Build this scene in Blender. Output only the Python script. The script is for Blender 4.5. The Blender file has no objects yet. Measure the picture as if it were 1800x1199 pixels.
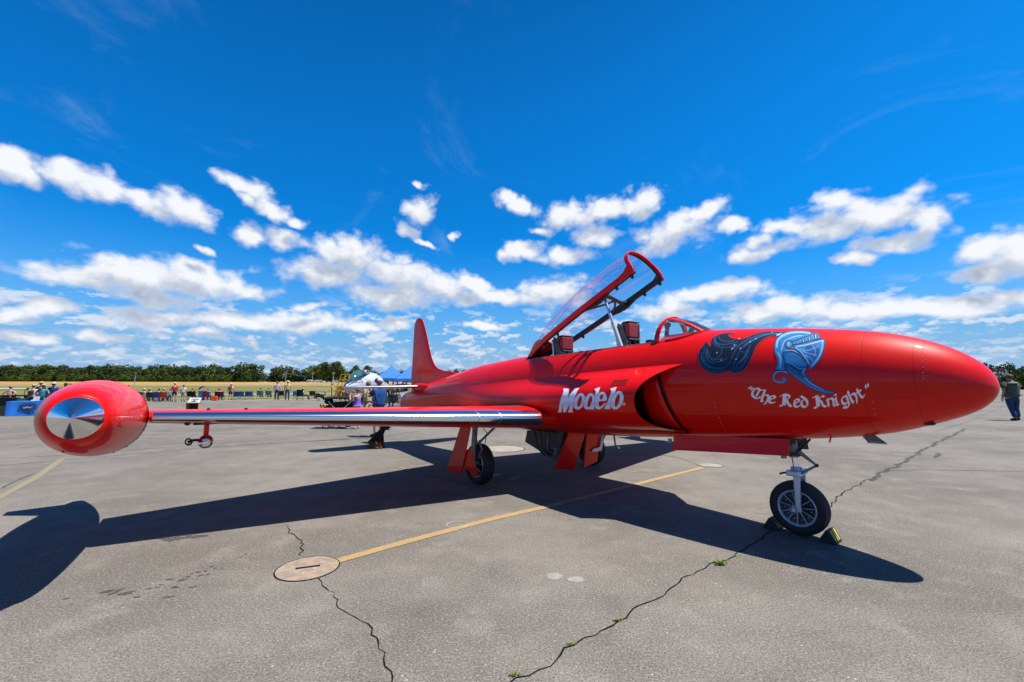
import bpy, math, random
import numpy as np
from mathutils import Vector, Matrix
random.seed(7); np.random.seed(7)
R = math.radians
C = bpy.context.scene.collection
scene = bpy.context.scene

# ------------------------------------------------------------------ camera
LENS_PX, CAM_H, PITCH = 759.15, 1.6142, 0.1012
cam_d = bpy.data.cameras.new('camera'); cam = bpy.data.objects.new('camera', cam_d); C.objects.link(cam)
cam_d.sensor_width = 36.0; cam_d.lens = LENS_PX / 1800 * 36
cam_d.clip_start = 0.05; cam_d.clip_end = 9000
cam.location = (0, 0, CAM_H); cam.rotation_euler = (math.pi / 2 + PITCH, 0, 0)
scene.camera = cam
scene.view_settings.view_transform = 'Standard'
try: scene.view_settings.look = 'None'
except Exception: pass
scene.view_settings.exposure = 0.8            # the photograph is exposed bright: sunlit tarmac near mid grey, whites clipped
scene.view_settings.gamma = 1.0
scene.view_settings.use_curve_mapping = False

def ray(u, v):                      # direction seen at a point of the photograph (1800 x 1199)
    a = (u - 900) / LENS_PX; b = -(v - 599.5) / LENS_PX
    c, s = math.cos(PITCH), math.sin(PITCH)
    return np.array([a, c - b * s, s + b * c])
def G(u, v, z=0.0):                 # the place on the ground seen there
    r = ray(u, v); t = (z - CAM_H) / r[2]
    return np.array([r[0] * t, r[1] * t])
def D(u, v, Y):                     # the place at distance Y seen there
    r = ray(u, v); t = Y / r[1]
    return np.array([r[0] * t, Y, CAM_H + r[2] * t])

# ------------------------------------------------------------------ sun
SUN_V = Vector((0.445, -0.065, 1.0)).normalized()
SUN_EL = math.asin(SUN_V.z); SUN_AZ = math.atan2(SUN_V.x, SUN_V.y)     # clockwise from +Y
sd = bpy.data.lights.new('sun', 'SUN'); so = bpy.data.objects.new('sun', sd); C.objects.link(so)
sd.energy = 5.0; sd.angle = R(0.55); sd.color = (1.0, 0.94, 0.85)
so.rotation_euler = SUN_V.to_track_quat('Z', 'Y').to_euler(); so.location = (6, 0, 20)

# ------------------------------------------------------------------ sky
world = bpy.data.worlds.new('World'); scene.world = world; world.use_nodes = True
wt = world.node_tree; wt.nodes.clear()
def N(t, kind, **kw):
    n = t.nodes.new(kind)
    for k, v in kw.items(): setattr(n, k, v)
    return n
def setin(t, sock, v):
    if hasattr(v, 'is_output') or isinstance(v, bpy.types.NodeSocket): t.links.new(v, sock)
    else: sock.default_value = v
def M(t, op, a, b=None, c=None, clamp=False):
    n = N(t, 'ShaderNodeMath', operation=op, use_clamp=clamp)
    setin(t, n.inputs[0], a)
    if b is not None: setin(t, n.inputs[1], b)
    if c is not None: setin(t, n.inputs[2], c)
    return n.outputs[0]
def VM(t, op, a, b=None):
    n = N(t, 'ShaderNodeVectorMath', operation=op)
    setin(t, n.inputs[0], a)
    if b is not None: setin(t, n.inputs[1], b)
    return n.outputs['Value'] if op in ('LENGTH', 'DOT_PRODUCT') else n.outputs[0]
def SS(t, x, a, b, o0=0.0, o1=1.0):
    n = N(t, 'ShaderNodeMapRange', interpolation_type='SMOOTHSTEP')
    setin(t, n.inputs[0], x); setin(t, n.inputs[1], a); setin(t, n.inputs[2], b)
    n.inputs[3].default_value = o0; n.inputs[4].default_value = o1
    return n.outputs[0]
def MIX(t, f, a, b, blend='MIX'):
    n = N(t, 'ShaderNodeMix', data_type='RGBA', blend_type=blend)
    setin(t, n.inputs[0], f)
    for s_, v in ((n.inputs[6], a), (n.inputs[7], b)):
        if isinstance(v, tuple) and len(v) == 3: v = (*v, 1)
        setin(t, s_, v)
    return n.outputs[2]
def NOISE(t, vec, scale, detail=4, rough=0.55, out='Fac', dist=0.0):
    n = N(t, 'ShaderNodeTexNoise')
    if vec is not None: t.links.new(vec, n.inputs['Vector'])
    n.inputs['Scale'].default_value = scale; n.inputs['Detail'].default_value = detail
    n.inputs['Roughness'].default_value = rough; n.inputs['Distortion'].default_value = dist
    return n.outputs[out]

CLOUDS = [  # centre and half size of each cumulus lump: u, v, ru, rv, tilt
 (15,285,62,34,6),(120,300,55,22,20),(180,325,72,30,22),(255,358,72,30,18),(322,370,48,30,12),(60,302,45,20,15),
 (408,316,44,17,12),(448,332,34,24,10),(478,362,48,20,22),(524,388,28,13,18),(440,412,46,17,4),(498,416,50,21,12),(432,345,22,12,20),
 (742,368,38,24,-25),(716,402,32,14,25),(746,426,22,8,22),(746,324,18,7,12),(795,418,10,9,30),(345,436,20,7,10),
 (905,360,40,18,14),(1000,378,62,26,-6),(1068,362,48,22,-10),(1128,350,36,26,-28),(1045,412,46,24,0),(918,440,40,18,0),(985,448,52,16,0),(945,405,26,9,0),
 (1185,408,74,32,-8),(1235,374,62,16,-4),(1285,402,40,12,0),
 (1468,352,48,22,4),(1545,366,104,36,2),(1475,392,118,30,2),(1610,378,48,36,6),(1390,400,76,15,0),(1560,424,84,22,0),(1490,456,52,13,-4),
 (1335,446,84,17,-3),(1330,430,42,15,0),(1725,442,98,28,0),(1790,452,92,44,0),(1740,478,90,22,0),
 (165,488,108,22,2),(255,484,112,36,0),(335,490,112,34,4),(430,506,66,20,4),(275,520,98,18,2),
 (632,452,62,40,4),(590,488,86,28,4),(700,486,86,34,12),(770,508,86,28,8),(690,522,118,22,2),(880,526,110,18,0),(968,514,64,30,0),(830,500,46,16,20),
 (104,538,56,18,0),(22,552,46,14,0),(280,560,88,17,0),(420,562,100,18,0),(545,564,112,18,0),(640,572,60,12,0),(700,567,34,12,0),(528,541,30,8,0),
 (1250,518,112,19,0),(1310,505,58,13,0),(1170,545,72,16,0),(1370,548,128,19,0),(1545,550,150,20,0),(1710,540,128,24,0),(1790,520,72,18,0),
 (850,575,48,8,0),(362,590,64,10,0),(440,600,18,8,0),(60,590,60,12,0),(190,585,70,9,0)]
def azel(u, v):
    r = ray(u, v); r = r / np.linalg.norm(r)
    return math.atan2(r[0], r[1]), math.asin(r[2])


def after(t, vec, done):              # the same vector, worked out only once `done` is known (keeps the shader stack small)
    n = N(t, 'ShaderNodeVectorMath', operation='MULTIPLY_ADD'); t.links.new(done, n.inputs[0]); n.inputs[1].default_value = (1e-7,) * 3; t.links.new(vec, n.inputs[2]); return n.outputs[0]
def cumulus_group(lumps):
    grp = bpy.data.node_groups.new('cumulus_field', 'ShaderNodeTree')
    grp.interface.new_socket('P', in_out='INPUT', socket_type='NodeSocketVector')
    grp.interface.new_socket('F', in_out='OUTPUT', socket_type='NodeSocketFloat')
    gi = N(grp, 'NodeGroupInput'); go = N(grp, 'NodeGroupOutput'); P = gi.outputs[0]
    wn = NOISE(grp, P, 6.0, 4, 0.6, 'Color')
    Pw = VM(grp, 'ADD', P, VM(grp, 'MULTIPLY', VM(grp, 'SUBTRACT', wn, (0.5, 0.5, 0.5)), (0.13, 0.07, 0)))
    acc = None; Pk = Pw; cnt = 0
    for (u, v, ru, rv, rot) in lumps:
        cnt += 1
        if cnt % 8 == 0: Pk = after(grp, Pw, acc)
        a0, e0 = azel(u, v); a1, e1 = azel(u + ru, v); a2, e2 = azel(u, v - rv)
        mp = N(grp, 'ShaderNodeMapping', vector_type='TEXTURE'); grp.links.new(Pk, mp.inputs[0])
        mp.inputs['Location'].default_value = (a0, e0, 0); mp.inputs['Rotation'].default_value = (0, 0, -R(rot))
        mp.inputs['Scale'].default_value = (max(a1 - a0, .004) * 1.06, max(e2 - e0, .004) * 1.12, 1)
        ln = VM(grp, 'LENGTH', mp.outputs[0])
        acc = ln if acc is None else M(grp, 'SMOOTH_MIN', acc, ln, 0.22)
    fld = M(grp, 'SUBTRACT', 1.0, acc)
    fine = NOISE(grp, VM(grp, 'MULTIPLY', P, (1, 1.25, 1)), 10.0, 8, 0.64)
    bil = M(grp, 'ABSOLUTE', M(grp, 'MULTIPLY_ADD', NOISE(grp, VM(grp, 'MULTIPLY', P, (1, 1.3, 1)), 15.0, 6, 0.5), 2.0, -1.0))
    fld = M(grp, 'ADD', fld, M(grp, 'MULTIPLY_ADD', fine, 1.15, -0.50))
    fld = M(grp, 'ADD', fld, M(grp, 'MULTIPLY_ADD', bil, 1.25, -0.22))
    grp.links.new(fld, go.inputs[0]); return grp

tc = N(wt, 'ShaderNodeTexCoord')
sep = N(wt, 'ShaderNodeSeparateXYZ'); wt.links.new(tc.outputs['Generated'], sep.inputs[0])
dx, dy, dz = sep.outputs
az = M(wt, 'ARCTAN2', dx, dy); el = M(wt, 'ARCSINE', dz)
cmb = N(wt, 'ShaderNodeCombineXYZ'); wt.links.new(az, cmb.inputs[0]); wt.links.new(el, cmb.inputs[1]); Pc = cmb.outputs[0]

sky = N(wt, 'ShaderNodeTexSky', sky_type='NISHITA')
sky.sun_disc = False; sky.sun_elevation = SUN_EL; sky.sun_rotation = SUN_AZ
sky.altitude = 50; sky.air_density = 1.0; sky.dust_density = 0.6; sky.ozone_density = 3.0
SKY_STRENGTH = 0.0575
skyc = MIX(wt, 1.0, sky.outputs[0], (0.03, 0.95, 1.75), 'MULTIPLY')
skyc = MIX(wt, SS(wt, el, 0.45, 1.25), skyc, (0.42, 0.34, 0.40), 'MULTIPLY')  # sky dimmed towards the zenith to cut the blue fill in shadows
skyc = MIX(wt, M(wt, 'POWER', SS(wt, el, 0.0, 0.36, 1.0, 0.0), 1.6), skyc, (2.3, 4.7, 7.6))
cmb2 = N(wt, 'ShaderNodeCombineXYZ')                         # high thin wisps
zz = M(wt, 'ADD', M(wt, 'MAXIMUM', dz, 0.0), 0.12)
wt.links.new(M(wt, 'DIVIDE', dx, zz), cmb2.inputs[0]); wt.links.new(M(wt, 'DIVIDE', dy, zz), cmb2.inputs[1])
cir = NOISE(wt, VM(wt, 'MULTIPLY', cmb2.outputs[0], (1.5, 1.1, 1)), 1.3, 7, 0.66, 'Fac', 0.9)
skyc = MIX(wt, M(wt, 'MULTIPLY', SS(wt, cir, 0.54, 0.82), 0.24), skyc, (3.5, 5.6, 8.2))

def BG(col):
    b = N(wt, 'ShaderNodeBackground'); setin(wt, b.inputs[0], col); b.inputs[1].default_value = SKY_STRENGTH; return b.outputs[0]
def BR(f, a, b):
    m = N(wt, 'ShaderNodeMixShader'); setin(wt, m.inputs[0], f); wt.links.new(a, m.inputs[1]); wt.links.new(b, m.inputs[2]); return m.outputs[0]
# the many small clouds low over the horizon, all the way round
def lowf(vec):
    a = NOISE(wt, VM(wt, 'MULTIPLY', vec, (14, 34, 1)), 1.0, 7, 0.60); return a
def lowf2(vec):
    a = NOISE(wt, VM(wt, 'MULTIPLY', vec, (34, 84, 1)), 1.0, 6, 0.60); return a
def puffs(base, fn, lo, hi, win, op):
    f0 = fn(Pc); f1 = fn(VM(wt, 'ADD', Pc, (0.0, 0.007, 0)))
    al = M(wt, 'MULTIPLY', SS(wt, f0, lo, hi), win)
    return MIX(wt, M(wt, 'MULTIPLY', al, op), base, MIX(wt, SS(wt, M(wt, 'SUBTRACT', f0, f1), -0.10, 0.07), (4.2, 5.3, 7.3), (8.3, 8.8, 9.5)))
lowc = MIX(wt, M(wt, 'MULTIPLY', SS(wt, el, 0.0, 0.13, 1, 0), .5), skyc, (4.2, 5.6, 7.6))
lowc = puffs(lowc, lowf, 0.50, 0.58, M(wt, 'MULTIPLY', SS(wt, el, 0.03, 0.07), SS(wt, el, 0.13, 0.20, 1, 0)), .72)
lowc = puffs(lowc, lowf2, 0.48, 0.60, SS(wt, el, 0.045, 0.10, 1, 0), .55)
def cloud_region(lumps):
    g = cumulus_group(lumps)
    def field(vec):
        n = N(wt, 'ShaderNodeGroup'); n.node_tree = g; wt.links.new(vec, n.inputs[0]); return n.outputs[0]
    F0 = field(Pc); F1 = field(VM(wt, 'ADD', after(wt, Pc, F0), (0.012, 0.036, 0)))
    lit = SS(wt, M(wt, 'SUBTRACT', F0, F1), -0.30, 0.95)
    core = SS(wt, F0, 0.1, 1.1)
    shade = MIX(wt, core, (5.6, 6.5, 8.2), (3.6, 4.3, 5.6))
    colA = MIX(wt, lit, shade, (9.2, 9.5, 10.0))
    alpha = M(wt, 'MULTIPLY', SS(wt, F0, -0.12, 0.62), SS(wt, M(wt, 'ABSOLUTE', az), 0.90, 0.98, 1, 0))
    return BR(M(wt, 'GREATER_THAN', F0, -0.12), BG(lowc), BG(MIX(wt, alpha, lowc, colA)))
cut1, cut2 = -0.36, 0.28; mg_ = 0.10
reg = [[], [], []]
for L in CLOUDS:
    a0, a1 = azel(L[0] - L[2] * 1.1, L[1])[0], azel(L[0] + L[2] * 1.1, L[1])[0]
    if a0 < cut1 + mg_: reg[0].append(L)
    if a1 > cut1 - mg_ and a0 < cut2 + mg_: reg[1].append(L)
    if a1 > cut2 - mg_: reg[2].append(L)
inview = BR(M(wt, 'LESS_THAN', az, cut1), BR(M(wt, 'LESS_THAN', az, cut2), cloud_region(reg[2]), cloud_region(reg[1])), cloud_region(reg[0]))
# outside the frame the same kind of cumulus goes on, from plain noise
fo = NOISE(wt, VM(wt, 'MULTIPLY', Pc, (2.4, 5.5, 1)), 1.0, 8, 0.60)
fo1 = NOISE(wt, VM(wt, 'MULTIPLY', VM(wt, 'ADD', Pc, (0.01, 0.03, 0)), (2.4, 5.5, 1)), 1.0, 5, 0.60)
outc = MIX(wt, M(wt, 'MULTIPLY', SS(wt, fo, 0.57, 0.65), M(wt, 'MULTIPLY', SS(wt, M(wt, 'ABSOLUTE', az), 0.98, 1.1), SS(wt, el, 0.4, 0.6, 1, 0))), lowc, MIX(wt, SS(wt, M(wt, 'SUBTRACT', fo, fo1), -0.08, 0.04), (5.4, 6.1, 7.5), (9.3, 9.5, 9.9)))
sides = BR(M(wt, 'GREATER_THAN', M(wt, 'ABSOLUTE', az), 0.98), inview, BG(outc))
cloudy = M(wt, 'MULTIPLY', M(wt, 'GREATER_THAN', el, -0.01), M(wt, 'LESS_THAN', el, 0.80))
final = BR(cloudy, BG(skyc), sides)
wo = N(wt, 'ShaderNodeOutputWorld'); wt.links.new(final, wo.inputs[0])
world.cycles.sampling_method = 'MANUAL'; world.cycles.sample_map_resolution = 256

# ------------------------------------------------------------------ helpers
MATS = {}
def mat(name, col=(.5, .5, .5), rough=.5, metal=0.0, coat=0.0, spec=.5, vary=0.0, vscale=20, bump=0.0, bscale=60, alpha=1.0):
    if name in MATS: return MATS[name]
    m = bpy.data.materials.new(name); m.use_nodes = True; MATS[name] = m
    if metal < .9: col = tuple(c * .66 for c in col)
    t = m.node_tree; b = t.nodes['Principled BSDF']
    b.inputs['Base Color'].default_value = (*col, 1); b.inputs['Roughness'].default_value = rough
    b.inputs['Metallic'].default_value = metal; b.inputs['Coat Weight'].default_value = coat
    b.inputs['Coat Roughness'].default_value = 0.04; b.inputs['Specular IOR Level'].default_value = spec
    b.inputs['Alpha'].default_value = alpha
    o = N(t, 'ShaderNodeTexCoord').outputs['Object']
    if vary > 0:
        f = NOISE(t, o, vscale, 5, .6)
        dark = tuple(c * (1 - vary) for c in col); lite = tuple(min(1, c * (1 + vary)) for c in col)
        t.links.new(MIX(t, SS(t, f, .3, .7), dark, lite), b.inputs['Base Color'])
    if bump > 0:
        bn = N(t, 'ShaderNodeBump'); bn.inputs['Strength'].default_value = bump; bn.inputs['Distance'].default_value = .01
        t.links.new(NOISE(t, o, bscale, 4, .6), bn.inputs['Height']); t.links.new(bn.outputs[0], b.inputs['Normal'])
    return m

class MB:
    def __init__(s): s.v = []; s.f = []
    def add(s, vs, fs):
        n = len(s.v); s.v += [tuple(map(float, p)) for p in vs]; s.f += [tuple(i + n for i in f) for f in fs]; return s
    def grid(s, pts, close_u=False, close_v=False, flip=False):
        nu, nv = len(pts), len(pts[0]); vs = [p for row in pts for p in row]; fs = []
        for i in range(nu if close_u else nu - 1):
            for j in range(nv if close_v else nv - 1):
                a = i * nv + j; b = i * nv + (j + 1) % nv; c = ((i + 1) % nu) * nv + (j + 1) % nv; d = ((i + 1) % nu) * nv + j
                fs.append((a, d, c, b) if flip else (a, b, c, d))
        return s.add(vs, fs)
    def box(s, c, size, rot=None, bev=0.0):
        x, y, z = (k / 2 for k in size)
        vs = [Vector((i * x, j * y, k * z)) for i in (-1, 1) for j in (-1, 1) for k in (-1, 1)]
        if rot is not None: vs = [rot @ v for v in vs]
        vs = [v + Vector(c) for v in vs]
        return s.add(vs, [(0, 1, 3, 2), (4, 6, 7, 5), (0, 4, 5, 1), (2, 3, 7, 6), (0, 2, 6, 4), (1, 5, 7, 3)])
    def tube(s, pts, r, n=8, cap=True):
        pts = [Vector(p) for p in pts]; rr = r if hasattr(r, '__len__') else [r] * len(pts)
        rows = []; up = None
        for i, p in enumerate(pts):
            t = (pts[min(i + 1, len(pts) - 1)] - pts[max(i - 1, 0)]).normalized()
            if up is None: up = Vector((0, 0, 1)) if abs(t.z) < .9 else Vector((1, 0, 0))
            a = t.cross(up).normalized(); up = a.cross(t).normalized()
            rows.append([p + a * rr[i] * math.cos(2 * math.pi * k / n) + up * rr[i] * math.sin(2 * math.pi * k / n) for k in range(n)])
        b = len(s.v); s.grid(rows, close_v=True)
        if cap:
            s.f.append(tuple(b + k for k in range(n))[::-1]); s.f.append(tuple(b + (len(rows) - 1) * n + k for k in range(n)))
        return s
    def lathe(s, prof, n=32, axis='z', o=(0, 0, 0)):          # prof: (radius, height)
        rows = []
        for (r_, h_) in prof:
            row = []
            for k in range(n):
                a = 2 * math.pi * k / n; p, q = r_ * math.cos(a), r_ * math.sin(a)
                row.append({'z': (p, q, h_), 'y': (p, h_, q), 'x': (h_, p, q)}[axis])
            rows.append([tuple(np.add(v, o)) for v in row])
        return s.grid(rows, close_v=True)
    def ball(s, c, r, n=12, m=8):
        r = r if hasattr(r, '__len__') else (r, r, r)
        rows = [[(c[0] + r[0] * math.sin(math.pi * i / m) * math.cos(2 * math.pi * k / n), c[1] + r[1] * math.sin(math.pi * i / m) * math.sin(2 * math.pi * k / n), c[2] + r[2] * math.cos(math.pi * i / m)) for k in range(n)] for i in range(m + 1)]
        return s.grid(rows, close_v=True)
    def prism(s, poly, thick, frame):                           # flat outline given a thickness; frame(x, y, h) -> point
        n = len(poly)
        vs = [frame(x, y, -thick / 2) for x, y in poly] + [frame(x, y, thick / 2) for x, y in poly]
        fs = [tuple(range(n))[::-1], tuple(range(n, 2 * n))] + [(i, (i + 1) % n, (i + 1) % n + n, i + n) for i in range(n)]
        return s.add(vs, fs)
    def mesh(s, name, m=None, smooth=False, angle=None):
        me = bpy.data.meshes.new(name); me.from_pydata(s.v, [], s.f)
        if m: me.materials.append(m)
        me.validate(); 
        import bmesh
        bm = bmesh.new(); bm.from_mesh(me); bmesh.ops.remove_doubles(bm, verts=bm.verts, dist=1e-5)
        bmesh.ops.recalc_face_normals(bm, faces=bm.faces); bm.to_mesh(me); bm.free()
        if smooth:
            me.polygons.foreach_set('use_smooth', [True] * len(me.polygons))
            me.set_sharp_from_angle(angle=R(angle or 40))
        return me
    def build(s, name, m, parent=None, smooth=False, angle=None, bevel=0.0):
        o = bpy.data.objects.new(name, s.mesh(name, m, smooth, angle)); C.objects.link(o)
        if parent is not None: o.parent = parent
        if bevel > 0:
            bv = o.modifiers.new('bevel', 'BEVEL'); bv.width = bevel; bv.segments = 2; bv.limit_method = 'ANGLE'
        return o
def tag(o, label=None, cat=None, group=None, kind=None):
    if label: o['label'] = label
    if cat: o['category'] = cat
    if group: o['group'] = group
    if kind: o['kind'] = kind
    return o
def empty(name, loc=(0, 0, 0), rz=0.0, label=None, cat=None, group=None):
    o = bpy.data.objects.new(name, None); C.objects.link(o); o.location = loc; o.rotation_euler = (0, 0, rz)
    o.empty_display_size = .2
    return tag(o, label, cat, group)
def kids(o): return [c for c in bpy.data.objects if c.parent is o]
def copy_tree(o, parent=None):
    c = o.copy(); C.objects.link(c)
    if parent is not None: c.parent = parent
    for ch in kids(o): copy_tree(ch, c)
    return c
def paint(o, m):
    if not o.material_slots: o.data.materials.append(m)
    o.material_slots[0].link = 'OBJECT'; o.material_slots[0].material = m

# ------------------------------------------------------------------ the ground, in bands parallel to the edge of the apron
E0 = np.array([-28.5, 45.0]); EN = np.array([-0.429, 0.903]); ET = np.array([0.903, 0.429])
def nd(x, y): return (np.array([x, y]) - E0) @ EN
def gz(n):
    return float(np.interp(n, [0, 60, 240, 450, 3500], [0, 0, 1.3, 4.4, 14]))
def gpt(t, n, dz=0.0):
    p = E0 + ET * t + EN * n
    return (p[0], p[1], gz(n) + dz)

def ground_material():
    m = bpy.data.materials.new('asphalt_aged'); m.use_nodes = True; t = m.node_tree; b = t.nodes['Principled BSDF']
    o = N(t, 'ShaderNodeNewGeometry').outputs['Position']
    big = NOISE(t, o, 0.35, 5, .6); mid_ = NOISE(t, o, 2.2, 6, .65); streak = NOISE(t, VM(t, 'MULTIPLY', o, (.35, 2.2, 1)), .8, 5, .6)
    sp = NOISE(t, o, 85, 3, .8); sp2 = NOISE(t, o, 55, 5, .8)
    base = MIX(t, SS(t, big, .35, .65), (.118, .106, .090), (.182, .166, .144))
    base = MIX(t, M(t, 'MULTIPLY', SS(t, mid_, .50, .68), .65), base, (.215, .197, .172))
    base = MIX(t, M(t, 'MULTIPLY', SS(t, mid_, .48, .28), .5), base, (.088, .080, .070))
    base = MIX(t, M(t, 'MULTIPLY', SS(t, streak, .5, .72), .45), base, (.19, .175, .152))
    base = MIX(t, M(t, 'MULTIPLY', SS(t, NOISE(t, o, 7, 5, .7), .55, .75), .35), base, (.10, .092, .08))
    base = MIX(t, SS(t, sp, .42, .50, .80, 0.0), base, (.035, .033, .030))
    base = MIX(t, SS(t, sp2, .53, .62, 0.0, .75), base, (.29, .27, .24))
    vo = N(t, 'ShaderNodeTexVoronoi'); t.links.new(o, vo.inputs['Vector']); vo.inputs['Scale'].default_value = 30
    wn_ = N(t, 'ShaderNodeTexWhiteNoise'); t.links.new(vo.outputs['Position'], wn_.inputs['Vector'])
    speck = M(t, 'MULTIPLY', SS(t, wn_.outputs['Value'], .965, .975), SS(t, vo.outputs['Distance'], .16, .22, 1.0, 0.0))
    base = MIX(t, M(t, 'MULTIPLY', speck, .6), base, (.48, .46, .42))
    t.links.new(base, b.inputs['Base Color']); b.inputs['Roughness'].default_value = .88; b.inputs['Specular IOR Level'].default_value = .25
    bn = N(t, 'ShaderNodeBump'); bn.inputs['Strength'].default_value = .35; bn.inputs['Distance'].default_value = .006
    t.links.new(sp2, bn.inputs['Height']); t.links.new(bn.outputs[0], b.inputs['Normal'])
    return m
def noisy(name, c1, c2, scale, rough=.95, stretch=(1, 1, 1), c3=None, s3=2.0):
    c1, c2, c3 = (tuple(k * .62 for k in c) if c else None for c in (c1, c2, c3))
    m = bpy.data.materials.new(name); m.use_nodes = True; t = m.node_tree; b = t.nodes['Principled BSDF']
    o = VM(t, 'MULTIPLY', N(t, 'ShaderNodeNewGeometry').outputs['Position'], stretch)
    c = MIX(t, SS(t, NOISE(t, o, scale, 6, .65), .35, .65), c1, c2)
    if c3: c = MIX(t, SS(t, NOISE(t, o, s3, 4, .6), .55, .7), c, c3)
    t.links.new(c, b.inputs['Base Color']); b.inputs['Roughness'].default_value = rough; b.inputs['Specular IOR Level'].default_value = .15
    return m
M_ASPH = ground_material()
M_GRASS = noisy('dry_summer_grass', (.17, .17, .03), (.28, .25, .06), .05, c3=(.30, .25, .09), s3=.02)
M_LAWN = noisy('green_lawn', (.08, .13, .025), (.17, .20, .05), .08)
M_WHEAT = noisy('ripe_wheat', (.42, .25, .07), (.55, .35, .11), .03, stretch=(.2, 1, 1))
M_CONC = noisy('pale_concrete', (.36, .34, .31), (.46, .44, .40), .4)
M_TAXI = noisy('taxiway_concrete', (.34, .33, .32), (.42, .41, .39), .1)

def band(name, n0, n1, m, dz, t0=-900, t1=2600, steps=2, kind='structure'):
    b = MB(); rows = []
    ns = sorted(set([n0, n1] + [k for k in (0, 60, 240, 450, 3500) if n0 < k < n1]))
    for n in ns: rows.append([gpt(t, n, dz) for t in np.linspace(t0, t1, steps + 1)])
    b.grid(rows); o = b.build(name, m); tag(o, kind=kind); return o
band('ground', -1500, 3500, M_GRASS, -0.012, -3500, 4000)
band('apron', -400, 0, M_ASPH, 0.0, -600, 2000)
band('concrete_edge', 0.0, 1.6, M_CONC, -0.004)
band('service_path', 9, 13.5, M_TAXI, -0.004)
band('taxiway', 30, 44, M_TAXI, -0.004)
band('runway', 205, 236, M_TAXI, 0.05)
band('wheat_field', 250, 442, M_WHEAT, 0.06, -900, 560)
band('meadow', 250, 442, M_LAWN, 0.05, 561, 2600)

# ---- cracks, joints and paint on the apron
def ribbon(px, width, z=.004, jitter=.0, sub=14, wj=.5, seed=1, ground=True):
    rnd = random.Random(seed)
    pts = [G(*p) if ground else np.array(p) for p in px]
    out = []
    for i in range(len(pts) - 1):
        L = np.linalg.norm(pts[i + 1] - pts[i]); k = max(2, int(L / .06)) if jitter else 2
        k = min(k, 160)
        for j in range(k):
            out.append(pts[i] + (pts[i + 1] - pts[i]) * j / k)
    out.append(pts[-1]); out = np.array(out)
    if jitter:
        a = 0.0; offs = []
        for i in range(len(out)):
            a = a * .82 + rnd.gauss(0, jitter); offs.append(a)
        offs = np.array(offs) + np.array([rnd.gauss(0, jitter * .55) for _ in offs])
    else: offs = np.zeros(len(out))
    tg = np.gradient(out, axis=0); tg /= np.linalg.norm(tg, axis=1)[:, None] + 1e-9
    nr = np.stack([-tg[:, 1], tg[:, 0]], 1)
    cpt = out + nr * offs[:, None]
    rows = []
    for i, p in enumerate(cpt):
        w = width * (1 + rnd.uniform(-wj, wj)) / 2 if jitter else width / 2
        if jitter and i in (0, len(cpt) - 1): w *= .1
        rows.append([(p[0] - nr[i, 0] * w, p[1] - nr[i, 1] * w, z), (p[0] + nr[i, 0] * w, p[1] + nr[i, 1] * w, z)])
    return rows, cpt
M_CRACK = mat('crack_shadow', (.018, .017, .015), 1.0, spec=0)
M_SEAL = mat('crack_sealant', (.05, .048, .045), .8)
CR = [([(503, 922), (509, 940), (524, 952), (536, 976)], .009, .016), ([(556, 1014), (574, 1040), (598, 1068), (625, 1085), (650, 1118), (664, 1130), (674, 1160), (690, 1180), (699, 1199), (712, 1240)], .0065, .013),
      ([(870, 1215), (905, 1190), (960, 1166), (1005, 1133), (1075, 1098), (1118, 1072), (1165, 1046), (1214, 1015), (1262, 990), (1320, 962), (1352, 938), (1372, 925)], .0095, .012),
      ([(1456, 892), (1478, 868), (1500, 858), (1540, 836)], .013, .014)]
allc = []
for i, (px, w, j) in enumerate(CR):
    b = MB(); rows, cp = ribbon(px, w, .004, j, seed=i + 3); b.grid(rows); allc.append(cp)
    tag(b.build('crack', M_CRACK), kind='structure')
b = MB(); rows, cp = ribbon([(1528, 846), (1545, 836), (1568, 822), (1592, 812), (1618, 798), (1640, 784), (1668, 768), (1696, 754)], .055, .004, .02, seed=11, wj=.7); b.grid(rows)
tag(b.build('sealed_crack', M_SEAL), kind='structure')
b = MB(); rows, cp = ribbon([(1641, 805), (1648, 802), (1652, 797)], .07, .004, .01, seed=12); b.grid(rows)
tag(b.build('sealed_crack', M_SEAL), kind='structure')
M_JOINT = mat('joint_tar', (.06, .058, .055), .9)
for k, (px, w) in enumerate([([(-60, 824), (120, 808), (420, 783), (700, 766)], .03), ([(-60, 778), (60, 768), (420, 762)], .035), ([(0, 790), (30, 788), (60, 786)], .02), ([(420, 783), (640, 771), (742, 757)], .03), ([(0, 860), (45, 838), (60, 833)], .02), ([(0, 766), (300, 758), (560, 750)], .025),
                 ([(1640, 760), (1700, 742), (1760, 716), (1790, 700)], .02), ([(1540, 828), (1620, 826), (1800, 829)], .02), ([(560, 712), (700, 706)], .03), ([(395, 706), (440, 711)], .03)]):
    b = MB(); rows, cp = ribbon(px, w, .004, .003, seed=20 + k, wj=.6); b.grid(rows); tag(b.build('joint', M_JOINT), kind='structure')
def worn_paint():
    m = bpy.data.materials.new('worn_yellow_paint'); m.use_nodes = True; t = m.node_tree; b = t.nodes['Principled BSDF']
    o = N(t, 'ShaderNodeNewGeometry').outputs['Position']
    w1 = SS(t, NOISE(t, o, 70, 4, .7), .40, .56); w2 = SS(t, NOISE(t, o, 3, 4, .6), .35, .6, .55, 0)
    f = M(t, 'SUBTRACT', w1, w2, clamp=True)
    t.links.new(MIX(t, M(t, 'MULTIPLY', w1, .85), (.155, .142, .124), (.42, .245, .045)), b.inputs['Base Color']); b.inputs['Roughness'].default_value = .8
    return m
M_LINE = worn_paint()
M_FAINT = noisy('faded_yellow_paint', (.34, .28, .17), (.30, .27, .21), 6)
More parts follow.
